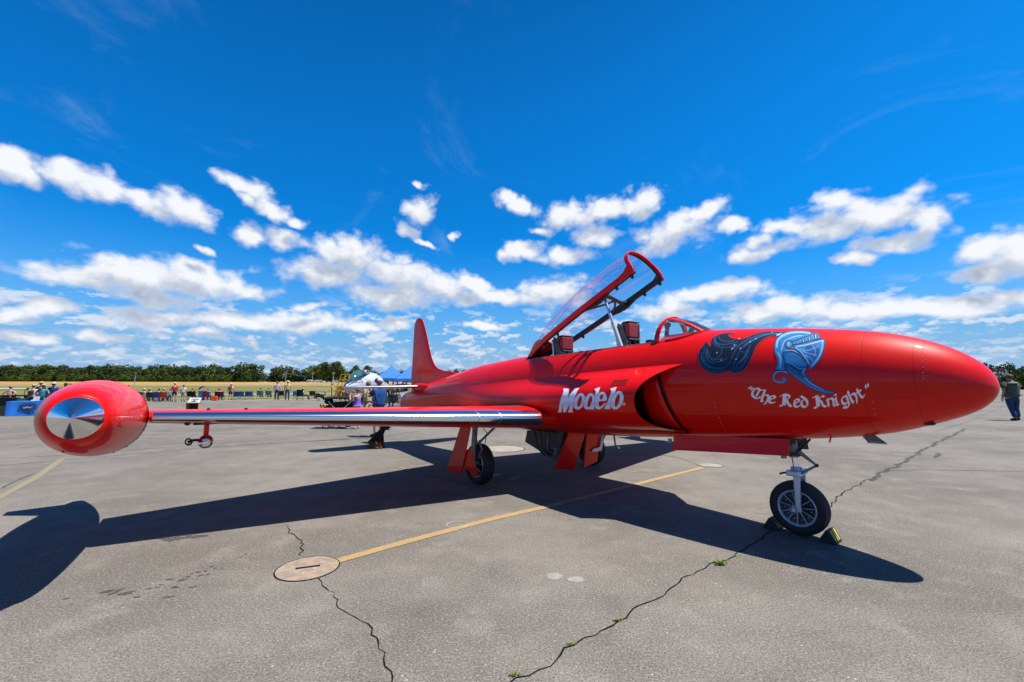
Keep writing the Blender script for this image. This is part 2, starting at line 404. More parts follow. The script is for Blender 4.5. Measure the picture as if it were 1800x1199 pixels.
for k, (px, w, m_) in enumerate([([(584, 989), (720, 951), (860, 914), (992, 884), (1120, 851), (1236, 822)], .115, M_LINE), ([(-60, 907), (0, 874), (60, 842), (108, 808)], .12, M_FAINT), ([(108, 808), (140, 797), (300, 786), (500, 770)], .05, M_FAINT), ([(0, 806), (60, 803), (110, 800)], .06, M_FAINT),
                    ([(1240, 822), (1200, 806), (1150, 797)], .05, M_FAINT), ([(1005, 885), (900, 868), (700, 822)], .06, M_FAINT)]):
    b = MB(); rows, cp = ribbon(px, w, .0045 + .0006 * k, 0); b.grid(rows); tag(b.build('painted_line', m_), kind='structure')
M_CAST = noisy('pale_filler', (.44, .42, .37), (.36, .34, .30), 5)
M_STAIN = mat('oil_stain', (.085, .070, .055), .65, vary=.3, vscale=9)
M_PALE = noisy('pale_scuff', (.43, .41, .37), (.34, .32, .30), 14)
def blot(name, c, rx, ry, m, z=.0035, rot=0, seed=0, n=22, rough=.25):
    rnd = random.Random(seed); b = MB(); ring = []
    for k in range(n):
        a = 2 * math.pi * k / n; q = 1 + rnd.uniform(-rough, rough)
        x, y = rx * q * math.cos(a), ry * q * math.sin(a)
        ring.append((c[0] + x * math.cos(rot) - y * math.sin(rot), c[1] + x * math.sin(rot) + y * math.cos(rot), z))
    b.add(ring, [tuple(range(n))]); return b
stains = MB(); rnd = random.Random(5)
SP = [(188, 1040, .06), (199, 1043, .05), (211, 1037, .045), (222, 1043, .09), (233, 1040, .03), (240, 1050, .03), (262, 1035, .035), (276, 1033, .03), (283, 1028, .03), (305, 1032, .03), (298, 1019, .035), (322, 1019, .04), (330, 1014, .03), (336, 1009, .03), (348, 1006, .035), (352, 1012, .03), (361, 1004, .03), (372, 996, .03), (378, 999, .025), (366, 1010, .03),
      (295, 1050, .045), (335, 1033, .03), (344, 1031, .02), (115, 1053, .03), (126, 1062, .02), (390, 1000, .02), (426, 979, .02), (432, 975, .02), (440, 984, .015), (310, 1033, .03), (318, 1021, .03), (1090, 908, .05), (1085, 911, .03), (1140, 918, .035), (1150, 921, .02), (1003, 914, .035), (1010, 906, .02), (1030, 938, .012), (688, 1072, .008),
      (870, 835, .28), (905, 842, .2), (1040, 872, .12), (1060, 880, .1), (290, 905, .22), (320, 940, .2), (345, 943, .12), (306, 948, .12), (280, 912, .15), (800, 872, .06), (770, 880, .08), (995, 850, .15), (1120, 888, .09), (1175, 866, .06)]
for i, (u, v, r_) in enumerate(SP):
    c = G(u, v); r_ = r_ * (.62 if r_ < .1 else .8); q = blot('', c, r_ * rnd.uniform(.8, 1.3), r_ * .55, None, z=.0028 + .00001 * i, rot=rnd.uniform(0, 1), seed=i, rough=.35); stains.add(q.v, q.f)
tag(stains.build('oil_stains', M_STAIN), kind='stuff')
pale = MB()
for i, (u, v, r_, q_) in enumerate([(975, 1013, .07, .9), (1014, 1019, .07, .8), (730, 705, .3, .2), (1390, 762, .4, .3), (1500, 820, .5, .3), (230, 830, .4, .2), (690, 780, .5, .2), (1320, 835, .4, .3), (930, 960, .2, .3), (1230, 945, .18, .4)][:2]):
    q = blot('', G(u, v), r_, r_ * q_, None, z=.002, seed=40 + i, rough=.2); pale.add(q.v, q.f)
tag(pale.build('pale_scuffs', M_PALE), kind='stuff')

# ---- round tie-down covers set in the asphalt
M_COVER = noisy('worn_tan_concrete', (.46, .34, .25), (.30, .26, .22), 9, c3=(.56, .43, .33), s3=13)
def cover(u, v, r, label, m, slot=True, ring_only=False, rz=.35):
    c = G(u, v); root = empty('tie_down_cover', (c[0], c[1], 0), rz, label, 'ground cover', 'round tie-down covers in the apron')
    rim = MB(); rim.grid([[(q * math.cos(a), q * math.sin(a), .0035 + (.004 if not ring_only else .0055) * (i == 1)) for a in np.linspace(0, 2 * math.pi, 49)] for i, q in enumerate(((r * 1.03, r, r * .985) if not ring_only else (r * 1.0, r * .93, r * .86)))])
    rim.build('rim', M_CRACK if not ring_only else m, root)
    if not ring_only:
        d = MB(); prof = [(r * .985, .005), (r * .5, .009), (.0001, .010)]; d.lathe(prof, 48); d.build('disc', m, root, smooth=True)
    if slot:
        s_ = MB(); s_.box((0, 0, .0105), (r * .76, r * .12, .006)); s_.build('slot', M_CRACK, root, bevel=.002)
        p_ = MB(); p_.box((0, 0, .0125), (r * .05, r * .1, .008)); p_.build('bar', mat('rusty_iron', (.12, .07, .05), .8), root)
cover(541, 999, .26, 'round tan cover with a dark slot at the near end of the yellow line', M_COVER)
cover(1249, 818, .22, 'small pale ring at the far end of the yellow line', M_CAST, slot=False)
cover(803, 923, .13, 'faint pale ring just above the middle of the yellow line', M_CAST, slot=False, ring_only=True)
cover(884, 789, .55, 'large plain pale disc on the sunlit ground behind the main wheel', M_CAST, slot=False)

# ---- weeds in the long crack
M_WEED = mat('weed_green', (.22, .34, .03), .8)
def weed(u, v, r, n, label):
    c = G(u, v); b = MB(); rn = random.Random(int(u))
    for k in range(n):
        a = rn.uniform(0, 6.28); x, y = rn.gauss(0, r * .5), rn.gauss(0, r * .25); L = rn.uniform(.4, 1) * r * .7; h = rn.uniform(.3, 1) * r * .5
        p0 = Vector((x, y, .003)); p1 = p0 + Vector((math.cos(a) * L, math.sin(a) * L, h)); w = Vector((-math.sin(a), math.cos(a), 0)) * L * .22
        m_ = p0 * .4 + p1 * .6 + Vector((0, 0, h * .3))
        b.add([p0, m_ - w, p1, m_ + w], [(0, 1, 2, 3)])
    o = b.build('weed', M_WEED); o.location = (c[0], c[1], 0); tag(o, label, 'weed', 'weeds growing in the long crack')
weed(1266, 992, .06, 60, 'largest weed, in the long crack between the wheel shadow and the middle')
weed(1276, 986, .03, 26, 'small weed touching the upper side of the largest weed')
weed(1086, 1092, .03, 46, 'weed halfway down the long crack below the pale patches')
weed(1003, 1134, .026, 36, 'weed near the bottom of the long crack, second from the frame edge')
weed(904, 1187, .03, 36, 'lowest weed, where the long crack leaves the frame')
weed(1311, 969, .022, 20, 'tiny weed in the long crack just outside the jet shadow')
weed(1295, 978, .025, 18, 'tiny yellow-green weed between the largest weed and the jet shadow')

# ------------------------------------------------------------------ trees
M_BARK = mat('bark', (.10, .075, .055), .9)
def leaf_mat(name, c):
    c = tuple(k * .68 for k in c)
    m = bpy.data.materials.new(name); m.use_nodes = True; t = m.node_tree; b = t.nodes['Principled BSDF']
    o = N(t, 'ShaderNodeNewGeometry'); oi = N(t, 'ShaderNodeObjectInfo')
    f = NOISE(t, o.outputs['Position'], .35, 3, .6)
    c0 = MIX(t, f, tuple(k * .6 for k in c), tuple(k * 1.5 for k in c))
    c0 = MIX(t, M(t, 'MULTIPLY', oi.outputs['Random'], .45), c0, (c[0] * 1.9, c[1] * 1.25, c[2] * .8))
    t.links.new(c0, b.inputs['Base Color']); b.inputs['Roughness'].default_value = .8; b.inputs['Specular IOR Level'].default_value = .1
    return m
M_LEAF = leaf_mat('leaves_mid', (.062, .105, .022)); M_LEAF2 = leaf_mat('leaves_dark', (.042, .072, .020)); M_LEAF3 = leaf_mat('leaves_bright', (.09, .15, .025))
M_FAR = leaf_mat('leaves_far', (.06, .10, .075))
def crown_mesh(seed, H, W, nclump, nleaf, leaf, base=.12):
    rn = np.random.RandomState(seed); vs = []; fs = []
    cl = []
    for k in range(nclump):
        h = rn.uniform(base + .1, .93); rad = W * (.28 + .72 * math.sqrt(max(0, 1 - ((h - .5) / .52) ** 2))) * rn.uniform(.3, .95)
        a = rn.uniform(0, 6.28); cl.append((rad * math.cos(a), rad * math.sin(a), h * H, rn.uniform(.13, .24) * H))
    for k in range(nleaf):
        c = cl[rn.randint(len(cl))]; dv = rn.normal(size=3); dv /= np.linalg.norm(dv); q = c[3] * rn.uniform(.7, 1.08)
        p = np.array(c[:3]) + dv * q * np.array([1, 1, .75]); p[2] = max(p[2], .1)
        nrm = dv + rn.normal(size=3) * .45; nrm /= np.linalg.norm(nrm)
        a = np.cross(nrm, [0, 0, 1.0]); a /= np.linalg.norm(a) + 1e-6; b_ = np.cross(nrm, a); sc = leaf * rn.uniform(.6, 1.3)
        i = len(vs)
        vs += [tuple(p + a * sc), tuple(p + b_ * sc * .8), tuple(p - a * sc * .9), tuple(p - b_ * sc)]; fs.append((i, i + 1, i + 2, i + 3))
    me = bpy.data.meshes.new('crown'); me.from_pydata(vs, [], fs); return me
def trunk_mesh(H, seed):
    rn = random.Random(seed); b = MB(); b.tube([(0, 0, -.3), (.1, 0, H * .3), (.15, .1, H * .75)], [H * .028, H * .02, H * .008], 8)
    for k in range(5):
        a = rn.uniform(0, 6.28); z = H * rn.uniform(.3, .6); b.tube([(.1, .05, z), (math.cos(a) * H * .16, math.sin(a) * H * .16, z + H * .16)], [H * .01, H * .004], 5)
    return b.mesh('trunk', M_BARK)
crowns = [crown_mesh(s, 13, w, nc, 1500, .42, bs) for s, w, nc, bs in ((1, 5.2, 15, -.05), (2, 4.6, 13, -.05), (3, 6.0, 17, -.08), (4, 3.6, 11, .12), (5, 5.4, 14, -.06), (6, 4.2, 9, .3))]
trunks = [trunk_mesh(13, s) for s in range(3)]
TREE_SAY = ['round-topped green tree', 'narrow dark tree', 'broad spreading tree', 'slim upright tree', 'bushy mid-green tree', 'bare-stemmed pine']
tree_n = 0
def tree(x, y, z, sc, k, m, label, group='trees along the far edge of the airfield', name=None):
    global tree_n
    r_ = empty(name or ('pine_tree' if k == 5 else 'tree'), (x, y, z), random.uniform(0, 6.28), label, 'tree', group); r_.scale = sc if hasattr(sc, '__len__') else (sc, sc, sc)
    c = bpy.data.objects.new('crown', crowns[k]); C.objects.link(c); c.parent = r_; paint(c, m)
    t_ = bpy.data.objects.new('trunk', trunks[tree_n % 3]); C.objects.link(t_); t_.parent = r_; tree_n += 1
crowns_fix = [c.materials.append(M_LEAF) for c in crowns]
rt = random.Random(21)
TL = 'tree in the long wooded edge beyond the wheat field'
# front row, standing one by one in view between the tip tank and the fin, and round behind it
def row(u0, u1, du, nbase, hpx, kinds, mats, label):
    u = u0
    while u < u1:
        r = ray(u, 676); k = (nbase + rt.uniform(-8, 8))
        # where this bearing crosses the band n = k
        t = (k + E0 @ EN) / (r[:2] @ EN); x, y = r[0] * t, r[1] * t
        H = hpx(u) * rt.uniform(.86, 1.13) * y / LENS_PX
        kk = rt.choice(kinds); sc = H / 13
        tree(x, y, gz(k) - .2, (sc * rt.uniform(.9, 1.5), sc * rt.uniform(.9, 1.5), sc), kk, rt.choice(mats), label)
        u += du * rt.uniform(.7, 1.3)
row(-70, 455, 13, 470, lambda u: 27 if u < 360 else 29, (0, 1, 2, 4), (M_LEAF2, M_LEAF2, M_LEAF), 'tree in the tall even wood beyond the golden field')
row(-70, 455, 12, 492, lambda u: 27, (0, 2, 4), (M_LEAF2,), 'tree at the back of the tall even wood')
row(-80, 450, 10, 456, lambda u: 13, (0, 2, 4), (M_LEAF, M_LEAF3, M_LEAF), 'low bushy tree in front of the tall even wood')
row(450, 484, 9, 470, lambda u: 17, (0, 2, 4), (M_LEAF3, M_LEAF), 'low tree in the gap of the far tree line')
row(484, 545, 8, 470, lambda u: 26 - abs(u - 503) * .18, (0, 2, 1), (M_LEAF2, M_LEAF), 'tree in the dark clump behind the two standing men')
row(545, 600, 8, 470, lambda u: 27, (3, 0, 5, 3), (M_LEAF, M_LEAF3), 'tall tree behind the yellow steps')
row(600, 720, 9, 470, lambda u: 19, (0, 2, 4), (M_LEAF2, M_LEAF), 'tree in the far edge behind the second jet and the blue tents')
row(720, 1780, 17, 480, lambda u: 19 + 6 * math.exp(-((u - 800) / 25) ** 2), (0, 2, 4), (M_LEAF2, M_LEAF), 'tree in the far tree line mostly hidden behind the red jet')
for i, (u, hh, lab) in enumerate([(563, 33, 'tallest upright tree left of the yellow steps'), (574, 37, 'leftmost of the tall thin pines above the yellow steps'), (583, 36, 'middle of the tall thin pines above the yellow steps'), (592, 38, 'rightmost of the tall thin pines above the yellow steps'), (622, 31, 'lone thin pine standing above the second jet nose'), (645, 31, 'lone pine top showing over the second jet cockpit')]):
    p = D(u, 673, 420); s_ = hh * 420 / LENS_PX / 13; tree(p[0], p[1], gz(nd(p[0], p[1])) - .2, (s_ * .7, s_ * .7, s_), 5 if i else 3, M_LEAF2 if i else M_LEAF3, lab)
# the nearer clump at the right edge
for i, (u, hh, Y, k, m_, lab) in enumerate([(1776, 42, 150, 0, M_LEAF2, 'big dark tree directly behind the walking man'), (1790, 36, 152, 2, M_LEAF, 'green tree right of the dark tree behind the walking man'), (1802, 38, 150, 4, M_LEAF3, 'brighter tree cut by the right edge of the frame'), (1768, 22, 149, 4, M_LEAF2, 'low dark bush-like tree left of the walking man'), (1820, 40, 156, 0, M_LEAF, 'tree beyond the right edge of the clump')]):
    p = D(u, 671, Y); s_ = hh * Y / LENS_PX / 12.2; tree(p[0], p[1], -.2, (s_ * .72, s_ * .72, s_), k, m_, lab, 'trees beyond the walking man', 'tree')
# far wood and far houses on the right, one mass each
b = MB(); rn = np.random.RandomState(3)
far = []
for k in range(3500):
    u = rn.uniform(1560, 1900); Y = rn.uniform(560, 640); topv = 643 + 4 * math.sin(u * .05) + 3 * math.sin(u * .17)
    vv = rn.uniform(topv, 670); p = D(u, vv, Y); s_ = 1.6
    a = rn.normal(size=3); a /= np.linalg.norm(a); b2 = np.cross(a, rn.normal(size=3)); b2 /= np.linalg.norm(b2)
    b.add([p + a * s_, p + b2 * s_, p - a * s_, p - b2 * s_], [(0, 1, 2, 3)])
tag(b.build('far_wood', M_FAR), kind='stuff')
M_WHITE = mat('white_wall', (.72, .71, .68), .8); M_ROOF = mat('pale_roof', (.45, .42, .40), .7); M_DGLASS = mat('dark_glass', (.02, .025, .03), .1)
def shed(u, v, Y, w, h, label):
    p = D(u, v, Y); r_ = empty('airport_building', (p[0], p[1], p[2] - h), .3, label, 'building', 'pale buildings beyond the nose of the jet')
    q = MB(); q.box((0, 0, h * .4), (w, w * .5, h * .8)); q.build('wall', M_WHITE, r_)
    q = MB(); q.prism([(-w * .53, h * .8), (w * .53, h * .8), (w * .45, h * .95), (0, h), (-w * .45, h * .95)], w * .56, lambda x, y, t: (x, t, y)); q.build('roof', M_ROOF, r_)
    for k in range(3):
        q = MB(); q.box((-w * .3 + k * w * .3, -w * .255, h * .45), (w * .14, w * .02, h * .35)); q.build('window', M_DGLASS, r_)
shed(1757, 654, 330, 9, 7, 'pale low building just past the tip of the red nose')
shed(1762, 648, 420, 8, 6, 'higher small white building behind the one at the red nose tip')

# ------------------------------------------------------------------ THE RED JET
# local frame: x forward, y to port, z up; A(s, y, z) takes s metres aft of the nose and y metres to starboard
jet = empty('jet_aircraft', (4.0925, 3.6753, 0), R(-51.392), 'glossy red two-seat jet trainer with raised canopy and tip tanks, parked on the apron', 'jet')
A = lambda s, y, z: (-s, -y, z)

def red_material(name, seams=()):
    m = bpy.data.materials.new(name); m.use_nodes = True; t = m.node_tree; b = t.nodes['Principled BSDF']
    o = N(t, 'ShaderNodeTexCoord').outputs['Object']
    sp = N(t, 'ShaderNodeSeparateXYZ'); t.links.new(o, sp.inputs[0])
    col = MIX(t, NOISE(t, o, 3.0, 4, .6), (.58, .002, .0006), (.66, .004, .0012))
    line = None
    for (x0, slope, w) in seams:
        d_ = M(t, 'ABSOLUTE', M(t, 'ADD', M(t, 'MULTIPLY_ADD', sp.outputs[2], slope, sp.outputs[0]), x0))
        q = SS(t, d_, w * .5, w, 1.0, 0.0)
        line = q if line is None else M(t, 'MAXIMUM', line, q)
    if seams and len(seams) > 3:
        for z0, x0, x1 in ((1.30, -2.7, -.8), (1.86, -4.4, -3.1), (1.02, -7.5, -4.6), (1.62, -11, -7.2), (1.50, -.68, -.42)):
            q = M(t, 'MULTIPLY', SS(t, M(t, 'ABSOLUTE', M(t, 'SUBTRACT', sp.outputs[2], z0)), .002, .004, 1.0, 0.0), M(t, 'MULTIPLY', M(t, 'GREATER_THAN', sp.outputs[0], x0), M(t, 'LESS_THAN', sp.outputs[0], x1))); line = M(t, 'MAXIMUM', line, q)
    if line is not None: col = MIX(t, M(t, 'MULTIPLY', line, .40), col, (.10, .002, .004))
    t.links.new(col, b.inputs['Base Color'])
    b.inputs['Roughness'].default_value = .45; b.inputs['Coat Weight'].default_value = .34; b.inputs['Coat Roughness'].default_value = .035
    b.inputs['Specular IOR Level'].default_value = .12
    bn = N(t, 'ShaderNodeBump'); bn.inputs['Strength'].default_value = .10; bn.inputs['Distance'].default_value = .02
    ht = NOISE(t, o, 2.6, 3, .5)
    if line is not None: ht = M(t, 'SUBTRACT', ht, M(t, 'MULTIPLY', line, .35))
    t.links.new(ht, bn.inputs['Height']); t.links.new(bn.outputs[0], b.inputs['Coat Normal']); t.links.new(bn.outputs[0], b.inputs['Normal'])
    return m
M_RED = red_material('red_gloss_paint')
M_REDF = red_material('red_gloss_fuselage', [(.745, .03, .006), (.40, .03, .005), (8.0, 0, .008), (2.12, -.02, .004), (9.6, 0, .006)])
M_REDT = red_material('red_gloss_tank', [(5.02, 0, .006), (6.0, 0, .006)])
M_CHROME = mat('polished_aluminium', (.80, .81, .83), .16, 1.0, bump=.06, bscale=3.5)
M_ALU = mat('bare_aluminium', (.62, .64, .67), .32, 1.0, vary=.1, vscale=30)
M_GREYM = mat('grey_painted_metal', (.30, .31, .33), .45, .3, vary=.15)
M_SILV = mat('silver_painted_metal', (.72, .75, .82), .35, .4)
M_DARK = mat('black_metal', (.022, .022, .026), .45)
M_BLACK = mat('black_interior', (.012, .012, .014), .8)
M_RUB = mat('tyre_rubber', (.016, .016, .018), .75, bump=.2, bscale=60)
M_WELL = mat('bay_grey', (.12, .125, .13), .6, vary=.25, vscale=14)
M_LEATHER = mat('red_leather', (.38, .018, .02), .42)
M_GREYC = mat('light_grey_trim', (.48, .47, .46), .7)

KT = np.sqrt([0, .144, .374, .724, 1.224, 1.824, 2.424, 3.024, 4.024, 5.024, 6.024, 7.024, 7.62, 8.32, 9.32, 10.32, 11.2])
ZT = np.array([1.599, 1.858, 2.007, 2.129, 2.215, 2.279, 2.316, 2.309, 2.27, 2.225, 2.165, 2.09, 2.035, 1.93, 1.77, 1.60, 1.42])
ZB = np.array([1.599, 1.388, 1.276, 1.153, 1.059, .994, .944, .901, .835, .79, .77, .765, .77, .775, .78, .775, .78])
HW = .92 * (ZT - ZB) / 2; HW[8:] = [.665, .665, .66, .645, .62, .57, .48, .40, .315]
def cub(x, X, V):
    m = np.gradient(V, X); i = np.clip(np.searchsorted(X, x) - 1, 0, len(X) - 2); h = X[i + 1] - X[i]; t = (x - X[i]) / h
    return (2 * t**3 - 3 * t**2 + 1) * V[i] + (t**3 - 2 * t**2 + t) * h * m[i] + (-2 * t**3 + 3 * t**2) * V[i + 1] + (t**3 - t**2) * h * m[i + 1]
def sec(s):
    t = np.sqrt(np.maximum(np.asarray(s, float) + .024, 0)); zt, zb, hw = cub(t, KT, ZT), cub(t, KT, ZB), cub(t, KT, HW)
    return (zt + zb) / 2, (zt - zb) / 2, hw
def skin(s, ph, off=0.0):            # ph: 0 at the top, 90 degrees on the starboard side, 180 at the bottom
    zc, rz, hw = sec(s)
    return s, (hw + off) * np.sin(ph), zc + (rz + off) * np.cos(ph)
def zskin(s, y):
    zc, rz, hw = sec(s); return float(zc + rz * math.sqrt(max(0, 1 - (y / hw) ** 2)))
# cockpit opening between these stations, up to half width CW
CS0, CS1, CW = 2.96, 5.74, .375
def phs(s):
    zc, rz, hw = sec(s); return math.asin(min(1, CW / float(hw)))
S = list(np.linspace(0, math.sqrt(2.0), 44) ** 2 - .024) + list(np.linspace(2.05, CS0, 12)) + list(np.linspace(CS0 + .1, CS1, 28)) + list(np.linspace(CS1 + .1, 11.18, 52))
def fus_row(s):
    if CS0 - 1e-6 <= s <= CS1 + 1e-6: p0 = phs(s)
    else:
        p0 = phs(min(max(s, CS0), CS1))
    pos = list(np.linspace(0, p0, 7)) + list(np.linspace(p0, math.pi, 40))[1:]
    full = pos + [2 * math.pi - p for p in pos[1:-1][::-1]]
    return [A(*skin(s, p)) for p in full], len(pos)
rows = []; 
for s in S:
    r_, npos = fus_row(s); rows.append(r_)
nv = len(rows[0]); b = MB(); b.v = [tuple(map(float, p)) for r_ in rows for p in r_]
for i in range(len(rows) - 1):
    for j in range(nv):
        inside = S[i] >= CS0 - 1e-6 and S[i + 1] <= CS1 + 1e-6 and (j < 6 or j >= nv - 6)
        if not inside: b.f.append((i * nv + j, i * nv + (j + 1) % nv, (i + 1) * nv + (j + 1) % nv, (i + 1) * nv + j))
fus = b.build('fuselage', M_REDF, jet, smooth=True, angle=35)
for s_, p0_, p1_, n_ in ((.405, .45, 1.5, 9), (.752, .35, .6, 3), (.752, 1.95, 2.2, 3), (2.14, 1.9, 2.5, 7), (5.9, .5, 1.2, 9)):
    for p_ in np.linspace(p0_, p1_, n_):
        q = MB(); q.ball(A(*skin(s_ - .012, p_, .0005)), .0038, 6, 4); q.build('fastener', M_ALU, jet)
for s_, p_, w_, h_ in ((.80, 1.32, .05, .10), (1.95, 1.25, .16, .10), (4.3, .95, .12, .08), (6.4, 1.2, .20, .12), (.95, 2.05, .09, .05)):
    q = MB(); rr_ = [[A(*skin(s_ + a, p_ + b_, .003)) for a, b_ in ((-w_ / 2, -h_ / 2), (w_ / 2, -h_ / 2), (w_ / 2, h_ / 2), (-w_ / 2, h_ / 2))]]
    q.grid([[A(*skin(s_ + a, p_ + b_, .0018)) for b_ in np.linspace(-h_, h_, 6) / 1.2] for a in np.linspace(-w_ / 2, w_ / 2, 5)]); h2 = q.build('access_panel', M_RED, jet, smooth=True)
# tail pipe
b = MB(); zc, rz, hw = sec(11.18)
b.grid([[A(11.18 + dx_, q * hw * math.sin(a), zc + q * rz * math.cos(a)) for a in np.linspace(0, 2 * math.pi, 33)] for dx_, q in ((0, 1.0), (.05, .97), (.05, .93), (-.6, .86), (-.6, .01))])
b.build('tail_pipe', M_ALU, jet, smooth=True)

# cockpit tub, sill rim and floor
b = MB(); rr = []
for s in np.linspace(CS0, CS1, 20):
    zs = zskin(s, CW); rr.append([A(s, y, z) for y, z in ((-CW, zs - .004), (-CW + .02, zs - .012), (-CW + .035, zs - .62), (CW - .035, zs - .62), (CW - .02, zs - .012), (CW, zs - .004))])
b.grid(rr); b.f.append(tuple(range(6))); b.f.append(tuple(len(b.v) - 6 + k for k in range(6))[::-1])
b.build('cockpit_tub', M_WELL, jet)
for sg in (-1, 1):
    b = MB(); b.tube([A(s, sg * (CW - .006), zskin(s, CW) + .004) for s in np.linspace(CS0, CS1, 24)], .009, 6); b.build('sill', M_GREYM, jet, smooth=True)
for s_p, z_p in ((3.16, 2.17), (4.42, 2.09)):
    b = MB(); b.box(A(s_p, 0, z_p), (.10, .60, .14)); b.build('instrument_panel', M_DARK, jet, bevel=.02)

# ejection seats
def seat(s0, z0, label):
    r_ = bpy.data.objects.new('seat', None); C.objects.link(r_); r_.parent = jet; r_.location = A(s0, 0, z0); r_['label'] = label
    q = MB(); q.box((0.0, 0, 0), (.09, .29, .24)); c_ = q.build('headrest', M_LEATHER, r_, bevel=.028)
    q = MB(); q.box((-.075, 0, .0), (.07, .25, .25)); q.box((-.02, 0, -.135), (.14, .27, .03)); q.box((-.02, 0, .132), (.13, .27, .014)); q.build('headrest_shell', mat('dark_grey_shell', (.09, .09, .10), .5), r_, bevel=.01)
    for sg in (-1, 1):
        q = MB(); q.tube([(-.17, sg * .17, .07), (-.14, sg * .17, -.3), (-.06, sg * .18, -.75)], .018, 6); q.build('seat_rail', M_ALU, r_, smooth=True)
        q = MB(); q.prism([(-.14, -.5), (.04, -.34), (.02, -.16), (-.06, .08), (-.15, .12), (-.17, -.1)], .022, lambda x, y, t, sg=sg: (x, sg * .15 + t, y)); q.build('side_plate', M_WELL, r_)
        q = MB(); q.tube([(-.02, sg * .07, -.14), (.03, sg * .08, -.24), (.0, sg * .09, -.42)], .012, 6); q.build('harness', M_GREYC, r_, smooth=True)
    q = MB(); q.box((-.08, 0, -.45), (.07, .34, .6), Matrix.Rotation(-.12, 3, 'Y')); q.build('seat_back', M_DARK, r_, bevel=.02)
    q = MB(); q.tube([(-.03, -.1, -.17), (.02, -.05, -.22), (-.01, .05, -.2), (.03, .11, -.25)], .015, 6); q.build('buckle', M_DARK, r_)
seat(3.63, 2.43, 'front ejection seat'); seat(5.02, 2.34, 'rear ejection seat')

# ---- windscreen
def glass_material(name, tint=(.93, .96, 1.0), dark=0.0):
    m = bpy.data.materials.new(name); m.use_nodes = True; t = m.node_tree; t.nodes.clear()
    tr = N(t, 'ShaderNodeBsdfTransparent'); tr.inputs[0].default_value = (*tint, 1)
    gl = N(t, 'ShaderNodeBsdfGlossy'); gl.inputs[0].default_value = (1, 1, 1, 1); gl.inputs['Roughness'].default_value = .03
    df = N(t, 'ShaderNodeBsdfDiffuse'); df.inputs[0].default_value = (.8, .82, .86, 1)
    o = N(t, 'ShaderNodeTexCoord').outputs['Object']
    lw = N(t, 'ShaderNodeLayerWeight'); lw.inputs['Blend'].default_value = .5
    mx = N(t, 'ShaderNodeMixShader'); t.links.new(M(t, 'MULTIPLY_ADD', M(t, 'POWER', lw.outputs['Facing'], 3.0), .6, .08), mx.inputs[0])
    m2 = N(t, 'ShaderNodeMixShader'); t.links.new(SS(t, NOISE(t, VM(t, 'MULTIPLY', o, (1, 5, 5)), 3, 4, .6), .45, .75, .03, .20), m2.inputs[0])  # whitish sheen streaks put in as diffuse colour
    t.links.new(tr.outputs[0], m2.inputs[1]); t.links.new(df.outputs[0], m2.inputs[2])
    t.links.new(m2.outputs[0], mx.inputs[1]); t.links.new(gl.outputs[0], mx.inputs[2])
    ou = N(t, 'ShaderNodeOutputMaterial'); t.links.new(mx.outputs[0], ou.inputs[0]); return m
M_GLASS = glass_material('acrylic')
M_ARMOUR = glass_material('armoured_glass', (.20, .34, .45))
def arch_pt(a):                       # windscreen hoop, a from -90 (port) to 90 (starboard)
    return np.array([2.97 - .05 * math.cos(a), .375 * math.sin(a) if abs(a) < 1.5 else .375 * np.sign(a), 2.185 + .36 * math.cos(a) ** .85 if math.cos(a) > 0 else 2.185])
def base_pt(a):
    y = .36 * math.sin(a) ; s = 2.965 - .56 * math.cos(a) ** .7 if math.cos(a) > 1e-6 else 2.965
    return np.array([s, y, zskin(s, y) + .004])
def scr(a, t):
    p = arch_pt(a) * (1 - t) + base_pt(a) * t; p[2] += .035 * math.sin(math.pi * t) * math.cos(a); return A(*p)
def strip(name, a0, a1, m, na=12):
    q = MB(); q.grid([[scr(a, t) for t in np.linspace(0, 1, 9)] for a in np.linspace(a0, a1, na)]); return q.build(name, m, jet, smooth=True)
strip('windscreen_pane', R(26), R(90), M_GLASS); strip('windscreen_pane', R(-90), R(-26), M_GLASS); strip('windscreen_pane', R(-26), R(26), M_ARMOUR)['label'] = 'dark blue front pane'
def flat_bar(pts, w, h, name, m, parent, up=(0, 0, 1)):
    q = MB(); pts = [Vector(p) for p in pts]; rows = []
    for i, p in enumerate(pts):
        t = (pts[min(i + 1, len(pts) - 1)] - pts[max(i - 1, 0)]).normalized(); u_ = Vector(up[i]) if hasattr(up[0], '__len__') else Vector(up)
        a = t.cross(u_).normalized(); n_ = a.cross(t).normalized()
        rows.append([p + a * w / 2 + n_ * h / 2, p - a * w / 2 + n_ * h / 2, p - a * w / 2 - n_ * h / 2, p + a * w / 2 - n_ * h / 2])
    k0 = len(q.v); q.grid(rows, close_v=True); q.f.append((0, 1, 2, 3)); q.f.append(tuple(len(q.v) - 4 + k for k in range(4))[::-1])
    return q.build(name, m, parent, smooth=True, angle=30)
arc = np.radians(np.linspace(-90, 90, 33))
flat_bar([A(*arch_pt(a)) for a in arc], .045, .022, 'windscreen_hoop', M_RED, jet, up=[A(0, math.sin(a), math.cos(a)) for a in arc])
flat_bar([A(*(arch_pt(a) + np.array([.03, 0, -.012]))) for a in arc], .03, .014, 'hoop_lining', M_DARK, jet, up=[A(0, math.sin(a) * .98, math.cos(a) * .98) for a in arc])
for sg in (-1, 1):
    flat_bar([scr(sg * R(26), t) for t in np.linspace(0, 1, 9)], .04, .016, 'windscreen_frame', M_RED, jet, up=A(-.6, sg * .4, .7))
    flat_bar([tuple(np.add(scr(sg * R(26), t), (0, 0, -.02))) for t in np.linspace(0, 1, 9)], .06, .012, 'frame_lining', M_DARK, jet, up=A(-.6, sg * .4, .7))
